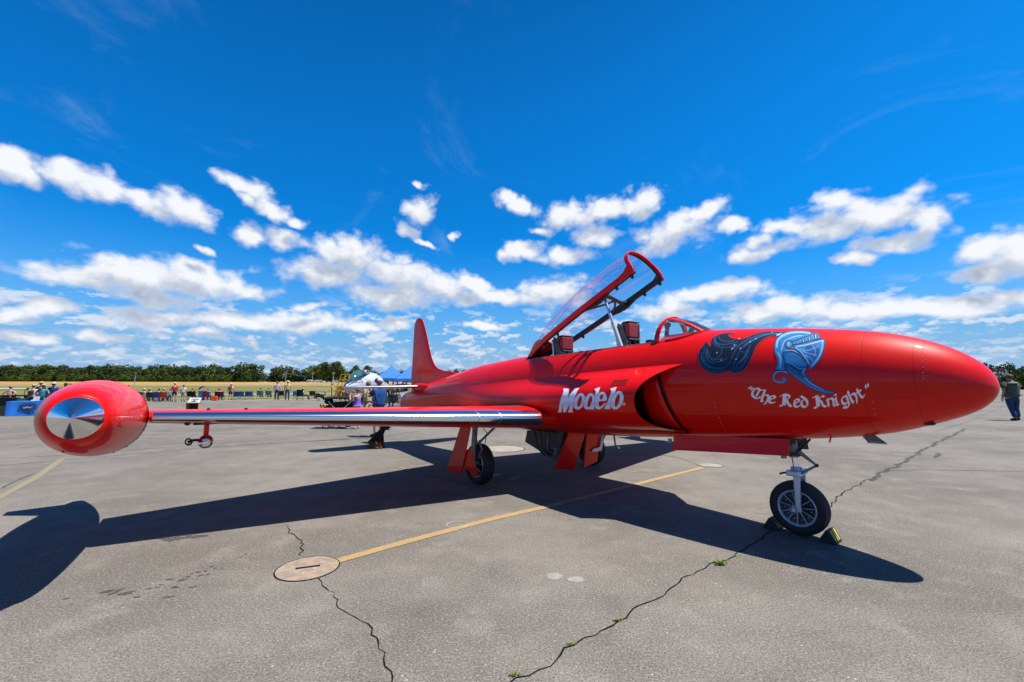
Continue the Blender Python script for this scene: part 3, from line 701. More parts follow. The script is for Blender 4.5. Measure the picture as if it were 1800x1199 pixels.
flat_bar([tuple(np.add(A(*base_pt(a)), (0, 0, 0))) for a in arc[1:-1]], .04, .014, 'windscreen_base', M_RED, jet)
q = MB(); q.prism([(0, 0), (.05, .02), (.07, -.05), (.05, -.19), (.015, -.2), (.03, -.08)], .06, lambda x, y, t: A(3.06 - x, .05 + t, 2.49 + y)); q.box(A(3.0, .04, 2.45), (.05, .05, .05)); q.build('gunsight', M_DARK, jet, bevel=.004)
q = MB(); q.tube([A(2.78, -.12, 2.24), A(2.76, -.1, 2.33), A(2.70, -.08, 2.40)], .035, 8); q.build('coaming_bracket', M_DARK, jet)

# ---- canopy: built closed, then swung up about its rear hinge
HINGE = np.array([5.93, 0, 2.10]); OPEN = R(23.8)
def CP(x, y, z):                      # x metres forward of the hinge, z above the sill line
    c, s_ = math.cos(OPEN), math.sin(OPEN); return A(HINGE[0] - (x * c - z * s_), y, HINGE[2] + x * s_ + z * c)
def chw(x): return float(np.interp(x, [0, .35, .8, 1.6, 2.86], [.10, .25, .33, .375, .375]))
def chh(x): return float(np.interp(x, [0, .2, .45, .8, 1.3, 1.9, 2.4, 2.86], [.02, .09, .19, .31, .42, .46, .45, .41]))
cn = bpy.data.objects.new('canopy', None); C.objects.link(cn); cn.parent = jet
aa = np.radians(np.linspace(-90, 90, 29))
def csec(x, a, k=1.0, lean=.06): return CP(x + lean * -math.cos(a) * (x / 2.86), chw(x) * k * math.sin(a), .035 + (chh(x) * k) * math.cos(a) ** .9 if math.cos(a) > 1e-6 else .035)
q = MB(); q.grid([[csec(x, a) for a in aa] for x in np.linspace(.40, 2.84, 30)]); q.build('canopy_glass', M_GLASS, cn, smooth=True)
q = MB(); q.grid([[csec(x, a, 1.012) for a in aa] for x in np.linspace(0.0, .42, 8)]); q.build('rear_fairing', M_RED, cn, smooth=True)
up_ = [tuple(np.subtract(CP(0, math.sin(a), math.cos(a)), CP(0, 0, 0))) for a in aa]
flat_bar([csec(2.84, a, 1.0) for a in aa], .05, .02, 'front_hoop', M_RED, cn, up=up_)
flat_bar([csec(2.81, a, .975) for a in aa], .035, .014, 'hoop_lining', M_DARK, cn, up=up_)
upn = tuple(np.subtract(CP(0, 0, 1), CP(0, 0, 0)))
for sg in (1, -1):
    xs = np.linspace(.02, 2.86, 20)
    flat_bar([CP(x, sg * (chw(x) + .004), .0) for x in xs], .026, .085, 'side_rail', M_RED, cn, up=upn)
    flat_bar([CP(x, sg * (chw(x) - .027), -.006) for x in xs], .032, .088, 'rail_lining', M_DARK, cn, up=upn)
    # swelling of the rail where it meets the front hoop
    q = MB(); q.prism([(2.52, .035), (2.70, .06), (2.80, .12), (2.845, .20), (2.865, .05), (2.865, -.04), (2.5, -.04)], .022, lambda x, y, t, sg=sg: CP(x, sg * (.379 + t), y)); q.build('rail_corner', M_RED, cn)
    for x in (.62, 1.08, 2.05, 2.48, 2.78):
        q = MB(); q.prism([(x - .03, -.04), (x + .03, -.04), (x + .025, -.095), (x - .01, -.10)], .02, lambda x_, y, t, sg=sg: CP(x_, sg * (chw(x) - .025) + t, y)); q.build('latch_hook', M_DARK, cn)
# cross frame at mid canopy
q = MB()
for z0, z1, x0 in ((-.02, .0, 1.70),):
    q.tube([CP(2.14, .36, .0), CP(2.2, .20, -.005), CP(2.18, .05, -.02), CP(2.16, -.05, -.03), CP(2.12, -.22, -.02), CP(2.14, -.36, .0)], [.04, .035, .03, .03, .035, .04], 8)
q.build('cross_brace', M_DARK, cn, smooth=True)
for sg in (1, -1):
    q = MB(); q.prism([(1.72, -.035), (2.4, -.035), (2.26, -.07), (2.12, -.10), (1.95, -.09)], .04, lambda x, y, t, sg=sg: CP(x, sg * .34 + t, y)); q.build('brace_gusset', M_DARK, cn, bevel=.006)
    q = MB(); q.tube([CP(1.8, sg * .33, -.03), CP(2.05, sg * .12, -.05), CP(2.16, 0, -.03)], .018, 6); q.build('brace_tube', M_DARK, cn, smooth=True)
q = MB(); q.tube([CP(.5, -.2, .16), CP(.65, -.05, .2), CP(.75, .1, .17), CP(.62, .2, .1)], .006, 5); q.tube([CP(.4, .1, .1), CP(.55, .02, .17), CP(.7, -.12, .2)], .005, 5); q.build('defrost_pipe', M_DARK, cn)
top = CP(2.14, .22, -.03); q = MB(); lo = A(3.56, .26, 1.95); q.tube([top, tuple(np.add(np.multiply(top, .5), np.multiply(lo, .5)))], .024, 10); q.build('canopy_strut', M_ALU, jet, smooth=True)
q = MB(); q.tube([tuple(np.add(np.multiply(top, .62), np.multiply(lo, .38))), lo], .034, 10); q.build('strut_cylinder', M_SILV, jet, smooth=True)

# ---- intake fairings
PC, PR = R(107), R(39)
BS = [0, 2.4, 2.95, 3.6, 4.6, 5.6, 6.6, 7.8, 12]; BV = [.30, .30, .30, .31, .28, .20, .10, 0, 0]
def bulge(s, x):                      # x in -1..1 across the fairing
    B = float(np.interp(s, BS, BV)); e = float(np.interp(s, [2.6, 4.2, 6.0], [.62, 1.0, 1.8])); g = max(0.0, 1 - x * x) ** (e + (max(0.0, -x) * .9))
    return B * g - .008 * abs(x) ** 6
def shell(s, x, side=1, inset=0.0):
    ph = PC + PR * x; zc, rz, hw = (float(k) for k in sec(s)); bl = bulge(s, x) - inset
    ny = math.sin(ph) * .25 + .95; nz = math.cos(ph) * .28
    return A(s, side * (hw * math.sin(ph) + bl * ny), zc + rz * math.cos(ph) + bl * nz)
def lip(x): return 2.93 - .46 * abs(x) ** 2.6 + .03 * x
xs = np.sin(np.linspace(-math.pi / 2, math.pi / 2, 41))
for side in (1, -1):
    q = MB(); q.grid([[shell(lip(x) + (7.9 - lip(x)) * t ** 1.15, x, side) for x in xs] for t in np.linspace(0, 1, 60)])
    q.build('intake_fairing', M_RED, jet, smooth=True, angle=60)
    q = MB(); q.grid([[shell(lip(x) + .95 * t, x * (1 - .02 * min(1, t * 8)), side, .034 + .05 * t) for x in xs[1:-1]] for t in (0.03, .05, .2, .5, 1)]); q.v = q.v; q.build('intake_duct', M_BLACK, jet, smooth=True, angle=60)
    q = MB(); q.grid([[shell(lip(x) + d_, x, side, i_) for x in xs[1:-1]] for d_, i_ in ((.0, .0), (.004, .012), (.02, .024), (.045, .030))]); q.build('intake_lip', M_RED, jet, smooth=True, angle=60)
    q = MB(); q.grid([[shell(lip(x) * 0 + 3.75, x, side, bulge(3.75, x) * (1 - k)) for x in xs[1:-1]] for k in (0, 1)]); q.build('duct_throat', M_BLACK, jet)
    q = MB(); q.grid([[A(s, side * (float(sec(s)[2]) * math.sin(math.acos(np.clip((z - float(sec(s)[0])) / float(sec(s)[1]), -1, 1))) + .055), z) for z in np.linspace(1.02, 1.72, 9)] for s in np.linspace(0, 1, 7) * .30 + 2.70])
    me_fix = q.v; q.v = [(x + (-(0.25) * (z - 1.36) if x > -2.95 else 0), y, z) for (x, y, z) in q.v]
    sp_ = q.build('splitter_plate', M_RED, jet, smooth=True); so_ = sp_.modifiers.new('s', 'SOLIDIFY'); so_.thickness = .012; so_.offset = -1
    q = MB(); q.grid([[A(s, side * (float(sec(s)[2]) * math.sin(math.acos(np.clip((z - float(sec(s)[0])) / float(sec(s)[1]), -1, 1))) + .012), z) for z in np.linspace(1.0, 1.76, 9)] for s in (2.675, 3.3)]); q.v = [(x + (-(0.25) * (z - 1.36) if x > -2.95 else 0), y, z) for (x, y, z) in q.v]; q.build('bleed_slot_shade', mat('slot_shade_red', (.06, .002, .003), .6), jet)  # dark sheet on the skin, painted shade of the gap behind the splitter
for side in (1, -1):
    q = MB(); q.grid([[A(*(lambda k: (k[0], side * k[1], k[2]))(skin(s, p_, .009))) for p_ in np.radians(np.linspace(78, 146, 14))] for s in (3.0, 3.3, 3.8)]); q.build('duct_dark_sheet', M_BLACK, jet, smooth=True)  # darkness inside the duct, put in as a black sheet over the red skin
# louvres above the name on the side
for side in (1, -1):
    for k in range(6):
        s0 = 3.32 - k * .040; q = MB()
        q.prism([(0, .0), (.028, .0), (.016, -.07), (.0, -.06)], .014, lambda x, y, t, s0=s0: tuple(np.add(shell(s0 - x, -.60 - y * 1.9, side), (0, -side * (.003 + t), .002))))
        q.build('louvre', mat('louvre_dark_red', (.18, .002, .004), .5), jet)

# ---- wings
def foil(x, th):
    return 5 * th * (.2969 * math.sqrt(x) - .126 * x - .3516 * x * x + .2843 * x**3 - .1015 * x**4)
def wing_pt(eta, x, up, side, grow=0.0):
    y = .45 + (5.60 - .45) * eta; f_ = (y - .98) / (5.58 - .98)
    le = 4.50 + f_ * .90; te = 7.35 - .75 * f_; zl = 1.115 + .175 * f_
    if y < .98: le = 4.50 - (.98 - y) * .5; zl = 1.115
    ch = te - le; th = .13 - .01 * max(0, f_); t = foil(x, th) * ch
    zz_ = zl - .045 * x * ch + (t * 1.05 if up else -t * .95) + grow * (1 if up else -1)
    return A(le + x * ch - grow * (1 - min(1, x * 12)), side * y, zz_)
xc = [.5 * (1 - math.cos(math.pi * k / 22)) for k in range(23)]
for side in (1, -1):
    q = MB(); q.grid([[wing_pt(e, x, True, side) for x in xc[::-1]] + [wing_pt(e, x, False, side) for x in xc[1:]] for e in np.linspace(0, 1, 22)])
    wing = q.build('wing', M_RED, jet, smooth=True, angle=50)
    e0 = (.98 - .45) / 5.15
    xl = [.055 * (k / 8) ** 2 for k in range(9)]
    q = MB(); q.grid([[wing_pt(e, x, True, side, .0025) for x in xl[::-1]] + [wing_pt(e, x, False, side, .0025) for x in xl[1:]] for e in np.linspace(e0, .995, 20)])
    q.build('leading_edge', M_CHROME, wing, smooth=True, angle=80)
    for e_ in (.245, .31):
        q = MB(); q.grid([[wing_pt(e, x, True, side, .0045) for x in xl[::-1]] + [wing_pt(e, x, False, side, .0045) for x in xl[1:]] for e in (e_, e_ + .003)]); q.build('edge_seam', M_ALU, wing)
    q = MB(); q.grid([[wing_pt(e, x, True, side, .003) for x in np.linspace(.10 + .1 * (k / 5), .75, 8)] for k, e in enumerate(np.linspace(.055, .185, 6))]); q.build('walkway', mat('anti_slip_grey', (.045, .043, .042), .85), wing)
    for y_ in (5.1, 4.75):
        e_ = (y_ - .45) / 5.15; p = wing_pt(e_, .18, True, side); q = MB(); q.ball(p, (.035, .02, .02), 8, 6); q.build('wing_blister', M_DARK, wing)
    p = wing_pt((5.28 - .45) / 5.15, .15, False, side); q = MB(); q.ball(p, (.04, .03, .025), 8, 6); q.build('wing_blister', M_DARK, wing)
    for e0_, e1_, nm in ((.13, .52, 'flap'), (.525, .93, 'aileron')):
        q = MB(); q.grid([[wing_pt(e, x, True, side, .0015) for x in (.99, .9, .8, .76)] + [wing_pt(e, x, False, side, .0015) for x in (.76, .8, .9, .99)] for e in np.linspace(e0_, e1_, 8)], close_v=True); q.build(nm, M_RED, wing, smooth=True, angle=30)
    for k in range(14):
        e_ = .9 + k * .004
# pod with a polished ball under the starboard wing
p0 = np.array(wing_pt((5.105 - .45) / 5.15, .22, False, 1)); px_, py_, pz_ = p0
pod = bpy.data.objects.new('smoke_pod', None); C.objects.link(pod); pod.parent = jet; pod.location = tuple(p0)
q = MB(); q.prism([(-.07, .03), (.08, .03), (.05, -.13), (-.03, -.13)], .045, lambda x, y, t: (x, t, y)); q.build('pylon', M_RED, pod, bevel=.008)
q = MB(); q.box((0, 0, .004), (.16, .24, .012)); q.build('mounting_strip', M_DARK, pod)
q = MB(); q.lathe([(.0001, .085), (.035, .078), (.065, .045), (.075, 0), (.066, -.06), (.04, -.2), (.0001, -.26)], 24, 'x', (.03, 0, -.19)); q.build('ball', M_CHROME, pod, smooth=True, angle=70)
q = MB(); q.tube([(.0, -.06, -.17), (.05, -.12, -.165), (.12, -.155, -.17)], .014, 8); q.lathe([(.03, -.09), (.036, .06), (.028, .065), (.022, .03)], 16, 'x', (.10, -.155, -.17)); q.build('nozzle', M_DARK, pod, smooth=True)

# ---- tip tanks
TS, TD, TZ, TSL, TY, TR_, RR_, TEX, TM = 3.947, .755, 1.385, .057, 5.988, .247, .152, 1.233, 1.832
TL_ = 4.0
def trad(t):
    if t < TR_: return RR_ * (t / TR_) ** .86
    if t < TM: return RR_ + (TD / 2 - RR_) * math.sqrt(max(0, min(1, 1 - ((TM - t) / (TM - TR_)) ** TEX)))
    return TD / 2 * (1 - ((t - TM) / (TL_ - TM)) ** 2.4 * .86)
for side in (1, -1):
    tk = bpy.data.objects.new('tip_tank', None); C.objects.link(tk); tk.parent = jet
    def ring(t, k=1.0, nn=97): return [A(TS + t, side * (TY + k * trad(t) * math.sin(a)), TZ - TSL * t + k * trad(t) * math.cos(a)) for a in np.linspace(0, 2 * math.pi, nn)]
    tt = list(TR_ + (TM - TR_) * np.linspace(0, 1, 26) ** 2.2) + list(np.linspace(TM, TL_, 24))[1:]
    q = MB(); q.grid([ring(t) for t in tt] + [[A(TS + TL_ + .03, side * TY, TZ - TSL * TL_)] * 97]); q.build('tank_shell', M_REDT, tk, smooth=True, angle=30)
    q = MB(); q.grid([ring(max(t, 1e-4), 1.003) for t in np.linspace(0, 1, 12) * TR_] + [ring(TR_ + .004, .95)]); q.build('nose_cone', M_CHROME, tk, smooth=True, angle=30)
    q = MB(); q.grid([ring(t, 1.006) for t in (1.70, 1.74)]); q.build('tank_band', M_REDT, tk, smooth=True)
    q = MB(); q.prism([(3.25, .16), (3.62, .62), (3.83, .62), (3.86, .05), (3.3, .1)], .016, lambda x, y, t: A(TS + x, side * (TY + y), TZ - TSL * x + t)); q.build('tank_fin', M_RED, tk)
    for k in range(9):
        t = 1.79; a = R(200 + k * 16) if side == 1 else R(160 - k * 16); q = MB(); pp = A(TS + t, side * (TY) + trad(t) * math.sin(a), TZ - TSL * t + trad(t) * math.cos(a)); q.ball(pp, .009, 6, 4); q.build('fastener', M_DARK, tk)
    q = MB(); q.grid([[A(TS + t, side * (TY - (trad(t) + .004) * math.sin(a)), TZ - TSL * t + (trad(t) + .004) * math.cos(a)) for a in np.radians(np.linspace(55, 150, 14))] for t in (1.76, 1.95)]); q.build('joint_skirt', M_ALU if False else M_RED, tk, smooth=True)
    q = MB(); q.ball(A(TS + .62, side * (TY + trad(.62) * .35), TZ - TSL * .62 - trad(.62) * .93), .010, 8, 6); q.build('drain', M_BLACK, tk)

# ---- fin, rudder, tailplane
FZ = [1.45, 1.7, 1.85, 1.93, 1.97, 2.04, 2.13, 2.3, 2.47, 2.9, 3.2, 3.34, 3.43, 3.48, 3.495]
FL = [7.9, 8.1, 8.35, 8.85, 9.3, 9.62, 9.80, 9.95, 10.05, 10.25, 10.40, 10.48, 10.56, 10.66, 10.78]
FT = [11.14, 11.18, 11.18, 11.18, 11.17, 11.16, 11.15, 11.13, 11.12, 11.09, 11.07, 11.04, 10.99, 10.92, 10.84]
FH = [.10, .075, .055, .05, .055, .065, .07, .075, .075, .07, .065, .06, .05, .035, .01]
q = MB(); qr = MB(); ra, rb = [], []
for z, l, t_, h_ in zip(FZ, FL, FT, FH):
    ch = t_ - l; hinge = max((t_ - .34 * min(1, ch) - l) / ch, .6)
    u_ = [hinge * .5 * (1 - math.cos(math.pi * k / 14)) for k in range(15)]
    f0 = lambda x, ch=ch, h_=h_, l=l: foil(x, 1) * h_
    ra.append([A(l + x * ch, foil(x, 1.0) * h_, z) for x in u_[::-1]] + [A(l + x * ch, -foil(x, 1.0) * h_, z) for x in u_[1:]])
    u2 = [hinge + .006 + (1 - hinge - .006) * k / 6 for k in range(7)]
    rb.append([A(l + x * ch, foil(x, 1.0) * h_ * .97, z) for x in u2] + [A(l + x * ch, -foil(x, 1.0) * h_ * .97, z) for x in u2[::-1]])
q.grid(ra, close_v=True); q.build('fin', M_RED, jet, smooth=True, angle=50)
qr.grid(rb, close_v=True); qr.build('rudder', M_RED, jet, smooth=True, angle=50)
for side in (1, -1):
    q = MB(); rr = []
    for e in list(np.linspace(0, .93, 8)) + [.97, .99, 1.0]:
        y = .15 + e * (2.2 - .15); l = 9.88 + e * .52; t_ = 11.02 - e * .12; k = 1.0 if e < .95 else math.sqrt(max(0, 1 - ((e - .93) / .07) ** 2)) * .9 + .1
        mid_ = (l + t_) / 2; l, t_ = mid_ + (l - mid_) * k, mid_ + (t_ - mid_) * k; ch = t_ - l; z = 1.585 - e * .03
        rr.append([A(l + x * ch, side * y, z - .05 * x * ch + foil(x, .09) * ch) for x in xc[::-1]] + [A(l + x * ch, side * y, z - .05 * x * ch - foil(x, .09) * ch) for x in xc[1:]])
    q.grid(rr); q.build('tailplane', M_RED, jet, smooth=True, angle=50)
    q = MB(); q.grid([[tuple(np.add(p, (.004 if abs(k - 22) < 4 else 0, 0, .0015 if k < 22 else -.0015))) for k, p in enumerate(r_) if abs(k - 22) < 6] for r_ in rr[1:-2]]); q.build('leading_edge', M_ALU, jet, smooth=True, angle=80)
    q = MB(); q.ball(A(9.95, side * .30, 1.56), (.5, .10, .10), 14, 8); q.build('tail_fillet', M_RED, jet, smooth=True)

# ---- wheels
def wheel(parent, s, y, rad, wid, chrome, spokes, side=1):
    w_ = bpy.data.objects.new('wheel', None); C.objects.link(w_); w_.parent = parent; w_.location = A(s, y, rad)
    q = MB(); pr_ = [(rad * .64, wid * .40), (rad * .72, wid * .47), (rad * .86, wid * .5), (rad * .95, wid * .42), (rad * .995, wid * .22), (rad * .995, wid * .17), (rad * .985, wid * .16), (rad * .985, wid * .12), (rad, wid * .11), (rad, wid * .03), (rad * .987, wid * .02)]
    pr_ = pr_ + [(a, -b_) for a, b_ in pr_[::-1]]; q.lathe(pr_, 48, 'y'); q.build('tyre', M_RUB, w_, smooth=True, angle=40)
    sd_ = -side                                    # outward, in local y
    q = MB(); q.lathe([(rad * .65, sd_ * wid * .30), (rad * .67, sd_ * wid * .42), (rad * .645, sd_ * wid * .44), (rad * .60, sd_ * wid * .38), (rad * .58, sd_ * wid * .2)], 48, 'y'); q.build('rim', chrome, w_, smooth=True)
    q = MB(); q.lathe([(rad * .6, sd_ * wid * .15), (rad * .35, sd_ * wid * .08), (.02, sd_ * wid * .1)], 40, 'y'); q.lathe([(rad * .6, -sd_ * wid * .2), (.02, -sd_ * wid * .2)], 32, 'y'); q.build('brake_drum', M_DARK, w_, smooth=True)
    for k in range(spokes):
        a = 2 * math.pi * k / spokes + .1; q = MB(); q.tube([(rad * .14 * math.cos(a), sd_ * wid * .25, rad * .14 * math.sin(a)), (rad * .63 * math.cos(a), sd_ * wid * .32, rad * .63 * math.sin(a))], rad * .018, 6); q.build('spoke', chrome, w_)
        q = MB(); a += math.pi / spokes; q.ball((rad * .45 * math.cos(a), sd_ * wid * .13, rad * .45 * math.sin(a)), rad * .028, 6, 4); q.build('bolt', M_ALU, w_)
    return w_
M_BLUSH = mat('blue_silver_paint', (.55, .66, .85), .3, .5)
ng = bpy.data.objects.new('nose_gear', None); C.objects.link(ng); ng.parent = jet
SN = 1.535; NR = .285
wheel(ng, SN, 0, NR, .17, M_SILV, 11)
q = MB(); q.lathe([(.001, .045), (.042, .04), (.05, .02), (.05, -.02)], 20, 'y', A(SN, .125, NR)); q.lathe([(.001, .002), (.018, .0)], 12, 'y', A(SN, .172, NR)); q.build('axle_cap', M_SILV, ng, smooth=True)
q = MB(); q.prism([(-.045, .06), (.038, .06), (.030, -.27), (.04, -.33), (-.04, -.33), (-.034, -.27)], .03, lambda x, y, t: A(SN - .035 + x * .8, .125 + t, .59 + y)); q.build('fork_leg', M_BLUSH, ng, bevel=.008)
q = MB(); q.prism([(-.045, .06), (.045, .06), (.03, -.32), (-.03, -.32)], .03, lambda x, y, t: A(SN + x, -.125 + t, .60 + y)); q.build('fork_leg', M_BLUSH, ng, bevel=.008)
q = MB(); q.box(A(SN, 0, .66), (.12, .29, .06)); q.tube([A(SN, 0, .64), A(SN, 0, .72)], .055, 14); q.build('fork_yoke', M_BLUSH, ng, bevel=.01)
q = MB(); q.tube([A(SN, 0, .70), A(SN + .015, 0, .86)], .034, 14); q.build('oleo_piston', M_CHROME, ng, smooth=True)
q = MB(); q.tube([A(SN + .015, 0, .82), A(SN + .04, 0, 1.06)], .05, 14); q.tube([A(SN + .10, .05, .80), A(SN + .12, .05, 1.0)], .028, 10); q.build('oleo_cylinder', M_GREYM, ng, smooth=True)
q = MB(); q.tube([A(SN + .02, .0, .84), A(SN + .02, .0, .87)], .085, 16); q.build('collar', M_DARK, ng, smooth=True)
kn = A(SN - .20, .02, .76)
for e_ in (A(SN - .04, .03, .88), A(SN - .04, .03, .65)):
    q = MB(); q.tube([e_, kn], [.017, .011], 8); q.tube([tuple(np.add(e_, (0, .05, 0))), kn], [.015, .010], 8); q.build('torque_link', M_GREYM, ng, smooth=True)
q = MB(); q.ball(kn, .02, 8, 6); q.build('link_pin', M_DARK, ng)
for a_, b_ in ((A(SN - .02, .06, .86), A(SN - .1, .1, 1.0)), (A(SN + .1, .06, .84), A(SN + .3, .12, .98)), (A(SN, -.05, .86), A(SN - .12, -.1, 1.02))):
    q = MB(); q.tube([a_, b_], .012, 7); q.build('drag_link', M_DARK, ng, smooth=True)
q = MB(); q.tube([A(SN + .02, .05, .66), A(SN + .09, .14, .655), A(SN + .12, .15, .64)], .011, 6); q.build('tow_lug', M_DARK, ng)
q = MB(); q.box(A(2.12, 0, 1.02), (1.2, .36, .10)); q.build('gear_bay', M_BLACK, ng)
# long door beside the nose leg: starboard one shut-side panel hanging down, port one seen from inside
def door(name, quad, th, m, parent, off=(0, 0, 0), inner=None):
    q = MB(); P_ = [Vector(A(*p)) for p in quad]; n_ = (P_[1] - P_[0]).cross(P_[3] - P_[0]).normalized() * th / 2
    q.add([p + n_ for p in P_] + [p - n_ for p in P_], [(0, 1, 2, 3), (7, 6, 5, 4), (0, 4, 5, 1), (1, 5, 6, 2), (2, 6, 7, 3), (3, 7, 4, 0)])
    return q.build(name, m, parent, bevel=.004)
door('gear_door', [(1.50, .25, 1.04), (2.84, .27, .97), (2.84, .30, .775), (1.50, .29, .865)], .014, M_RED, ng)['label'] = 'long red door on the near side of the nose leg'
door('gear_door', [(1.50, -.26, 1.04), (1.95, -.26, 1.0), (1.95, -.30, .86), (1.50, -.30, .88)], .014, M_WELL, ng)
q = MB(); q.tube([A(2.30, 0, .95), A(2.32, .02, .84), A(2.35, .02, .80)], .012, 6); q.build('drain_mast', M_DARK, jet)
q = MB(); q.prism([(0, .10), (.07, .10), (.055, -.02), (.03, -.052), (-.12, -.062), (-.13, -.072), (.02, -.075), (.0, -.05)], .02, lambda x, y, t: A(.86 - 0 + x, .05 + t, 1.12 + y)); q.build('blade_antenna', M_GREYM, jet)
q = MB(); q.tube([A(1.15, .15, 1.10), A(1.17, .15, 1.03)], .008, 6); q.build('drain_pin', M_RED, jet)
q = MB(); q.ball(A(.42, .12, 1.27), (.05, .03, .02), 8, 6); q.build('antenna_stub', M_DARK, jet)

# main gear
for side in (1, -1):
    mg = bpy.data.objects.new('main_gear', None); C.objects.link(mg); mg.parent = jet
    wheel(mg, 5.70, side * 1.37, .325, .20, M_ALU, 8, side)
    q = MB(); q.tube([A(5.62, side * 1.50, 1.08), A(5.68, side * 1.50, .62), A(5.70, side * 1.48, .40)], [.05, .042, .035], 12); q.tube([A(5.70, side * 1.50, .36), A(5.70, side * 1.34, .325)], .04, 10); q.build('oleo_leg', M_GREYM, mg, smooth=True)
    q = MB(); q.tube([A(5.58, side * 1.46, .72), A(5.50, side * 1.46, .58), A(5.60, side * 1.46, .44)], .016, 7); q.build('torque_link', M_GREYM, mg, smooth=True)
    q = MB(); q.tube([A(5.62, side * 1.46, .66), A(5.45, side * 1.25, .92), A(5.35, side * 1.05, 1.02)], .02, 8); q.build('drag_brace', M_GREYM, mg, smooth=True)
    q = MB(); q.tube([A(5.60, side * 1.54, .9), A(5.55, side * 1.52, .7), A(5.60, side * 1.50, .5)], .008, 5); q.tube([A(5.56, side * 1.5, 1.0), A(5.45, side * 1.4, .85), A(5.5, side * 1.42, .6)], .007, 5); q.build('brake_hose', M_BLACK, mg)
    door('gear_door', [(5.66, side * 1.55, 1.02), (5.97, side * 1.55, .99), (6.42, side * 1.57, .125), (5.93, side * 1.57, .15)], .014, M_RED, mg)
    door('wheel_door', [(5.832, side * 1.54, .545), (5.697, side * 1.52, .61), (5.50, side * 1.53, .14), (5.93, side * 1.55, .27)], .014, M_RED, mg)
    q = MB(); q.tube([A(5.76, side * 1.52, .42), A(5.5, side * 1.50, .24)], .012, 6); q.build('door_link', M_ALU, mg)
# inner door seen from its grey inside, dive brakes
ind = door('inner_door', [(4.90, .20, .86), (5.85, .20, .78), (5.90, .21, .565), (5.09, .20, .315)], .02, M_WELL, jet); ind['label'] = 'inner gear door, grey inside with pressed stiffeners'
for k, (s_, z0, z1) in enumerate(((5.66, .70, .64), (5.47, .70, .57), (5.29, .69, .50), (5.1, .55, .42))):
    q = MB(); q.tube([A(s_, .215, z0), A(s_ + .01, .215, z1)], .022, 8); q.build('stiffener', M_GREYM, ind, smooth=True)
ind2 = door('inner_door', [(5.10, -.12, .86), (5.95, -.16, .80), (6.0, -.18, .60), (5.12, -.14, .22)], .02, M_WELL, jet)
door('dive_brake', [(4.80, -.205, .80), (4.80, .193, .84), (5.0, .322, .232), (5.0, -.115, .152)], .03, M_RED, jet)
door('dive_brake', [(4.88, -.69, .78), (4.88, -.33, .80), (5.0, -.361, .162), (5.0, -.729, .23)], .03, M_RED, jet)
q = MB(); q.prism([(0, 0), (.20, 0), (.20, -.04), (.05, -.05), (.0, -.10), (-.02, -.30), (-.24, -.32), (-.26, -.37), (.06, -.37), (.10, -.12)], .012, lambda x, y, t: A(4.83 - t - y * .20, -.70 - x * .8, .80 + y)); q.build('white_bracket', mat('white_gloss', (.75, .75, .76), .4), jet)
q = MB(); q.tube([A(4.75, -.9, .84), A(4.8, -1.02, .52), A(4.75, -1.07, .45)], .018, 7); q.build('brace_leg', M_GREYM, jet)
for k in range(4):
    q = MB(); q.tube([A(5.15 + .07 * k, .3 + .05 * k, .82), A(5.12 + .09 * k, .35, .55 - .05 * (k % 2)), A(5.2, .1 + .08 * k, .4)], .012, 6); q.build('hydraulic_pipe', M_DARK, jet)
q = MB(); q.box(A(5.5, 0, .85), (.9, .5, .10)); q.build('wheel_bay', M_BLACK, jet)
q = MB(); q.prism([(0, 0), (.06, 0), (.05, -.05), (.02, -.06), (-.03, -.055), (-.03, -.04), (.01, -.04)], .012, lambda x, y, t: A(2.98 - x, .18 + t, .90 + y)); q.build('drain_spout', M_GREYC, jet)

# ---- painted marks: dense patches lying on the skin, the paint held in a colour attribute
def inside(px, py, poly):
    c = np.zeros(px.shape, bool); n = len(poly)
    for i in range(n):
        x1, y1 = poly[i]; x2, y2 = poly[(i + 1) % n]
        m = ((y1 > py) != (y2 > py)); 
        with np.errstate(divide='ignore', invalid='ignore'):
            c ^= m & (px < (x2 - x1) * (py - y1) / (y2 - y1 + 1e-12) + x1)
    return c
def dseg(px, py, poly, closed=True):
    d = np.full(px.shape, 1e9); n = len(poly)
    for i in range(n if closed else n - 1):
        x1, y1 = poly[i]; x2, y2 = poly[(i + 1) % n]; dx_, dy_ = x2 - x1, y2 - y1; L = dx_ * dx_ + dy_ * dy_ + 1e-12
        t = np.clip(((px - x1) * dx_ + (py - y1) * dy_) / L, 0, 1); d = np.minimum(d, np.hypot(px - x1 - t * dx_, py - y1 - t * dy_))
    return d
def smooth_line(p, n=6, closed=False):
    p = [np.array(q, float) for q in p]; out = []; m = len(p)
    for i in range(m if closed else m - 1):
        g = lambda k: p[k % m] if closed else p[min(max(k, 0), m - 1)]
        a, b_, c_, d_ = g(i - 1), g(i), g(i + 1), g(i + 2)
        for k in range(n):
            t = k / n; out.append(.5 * ((2 * b_) + (-a + c_) * t + (2 * a - 5 * b_ + 4 * c_ - d_) * t * t + (-a + 3 * b_ - 3 * c_ + d_) * t**3))
    if not closed: out.append(p[-1])
    return out
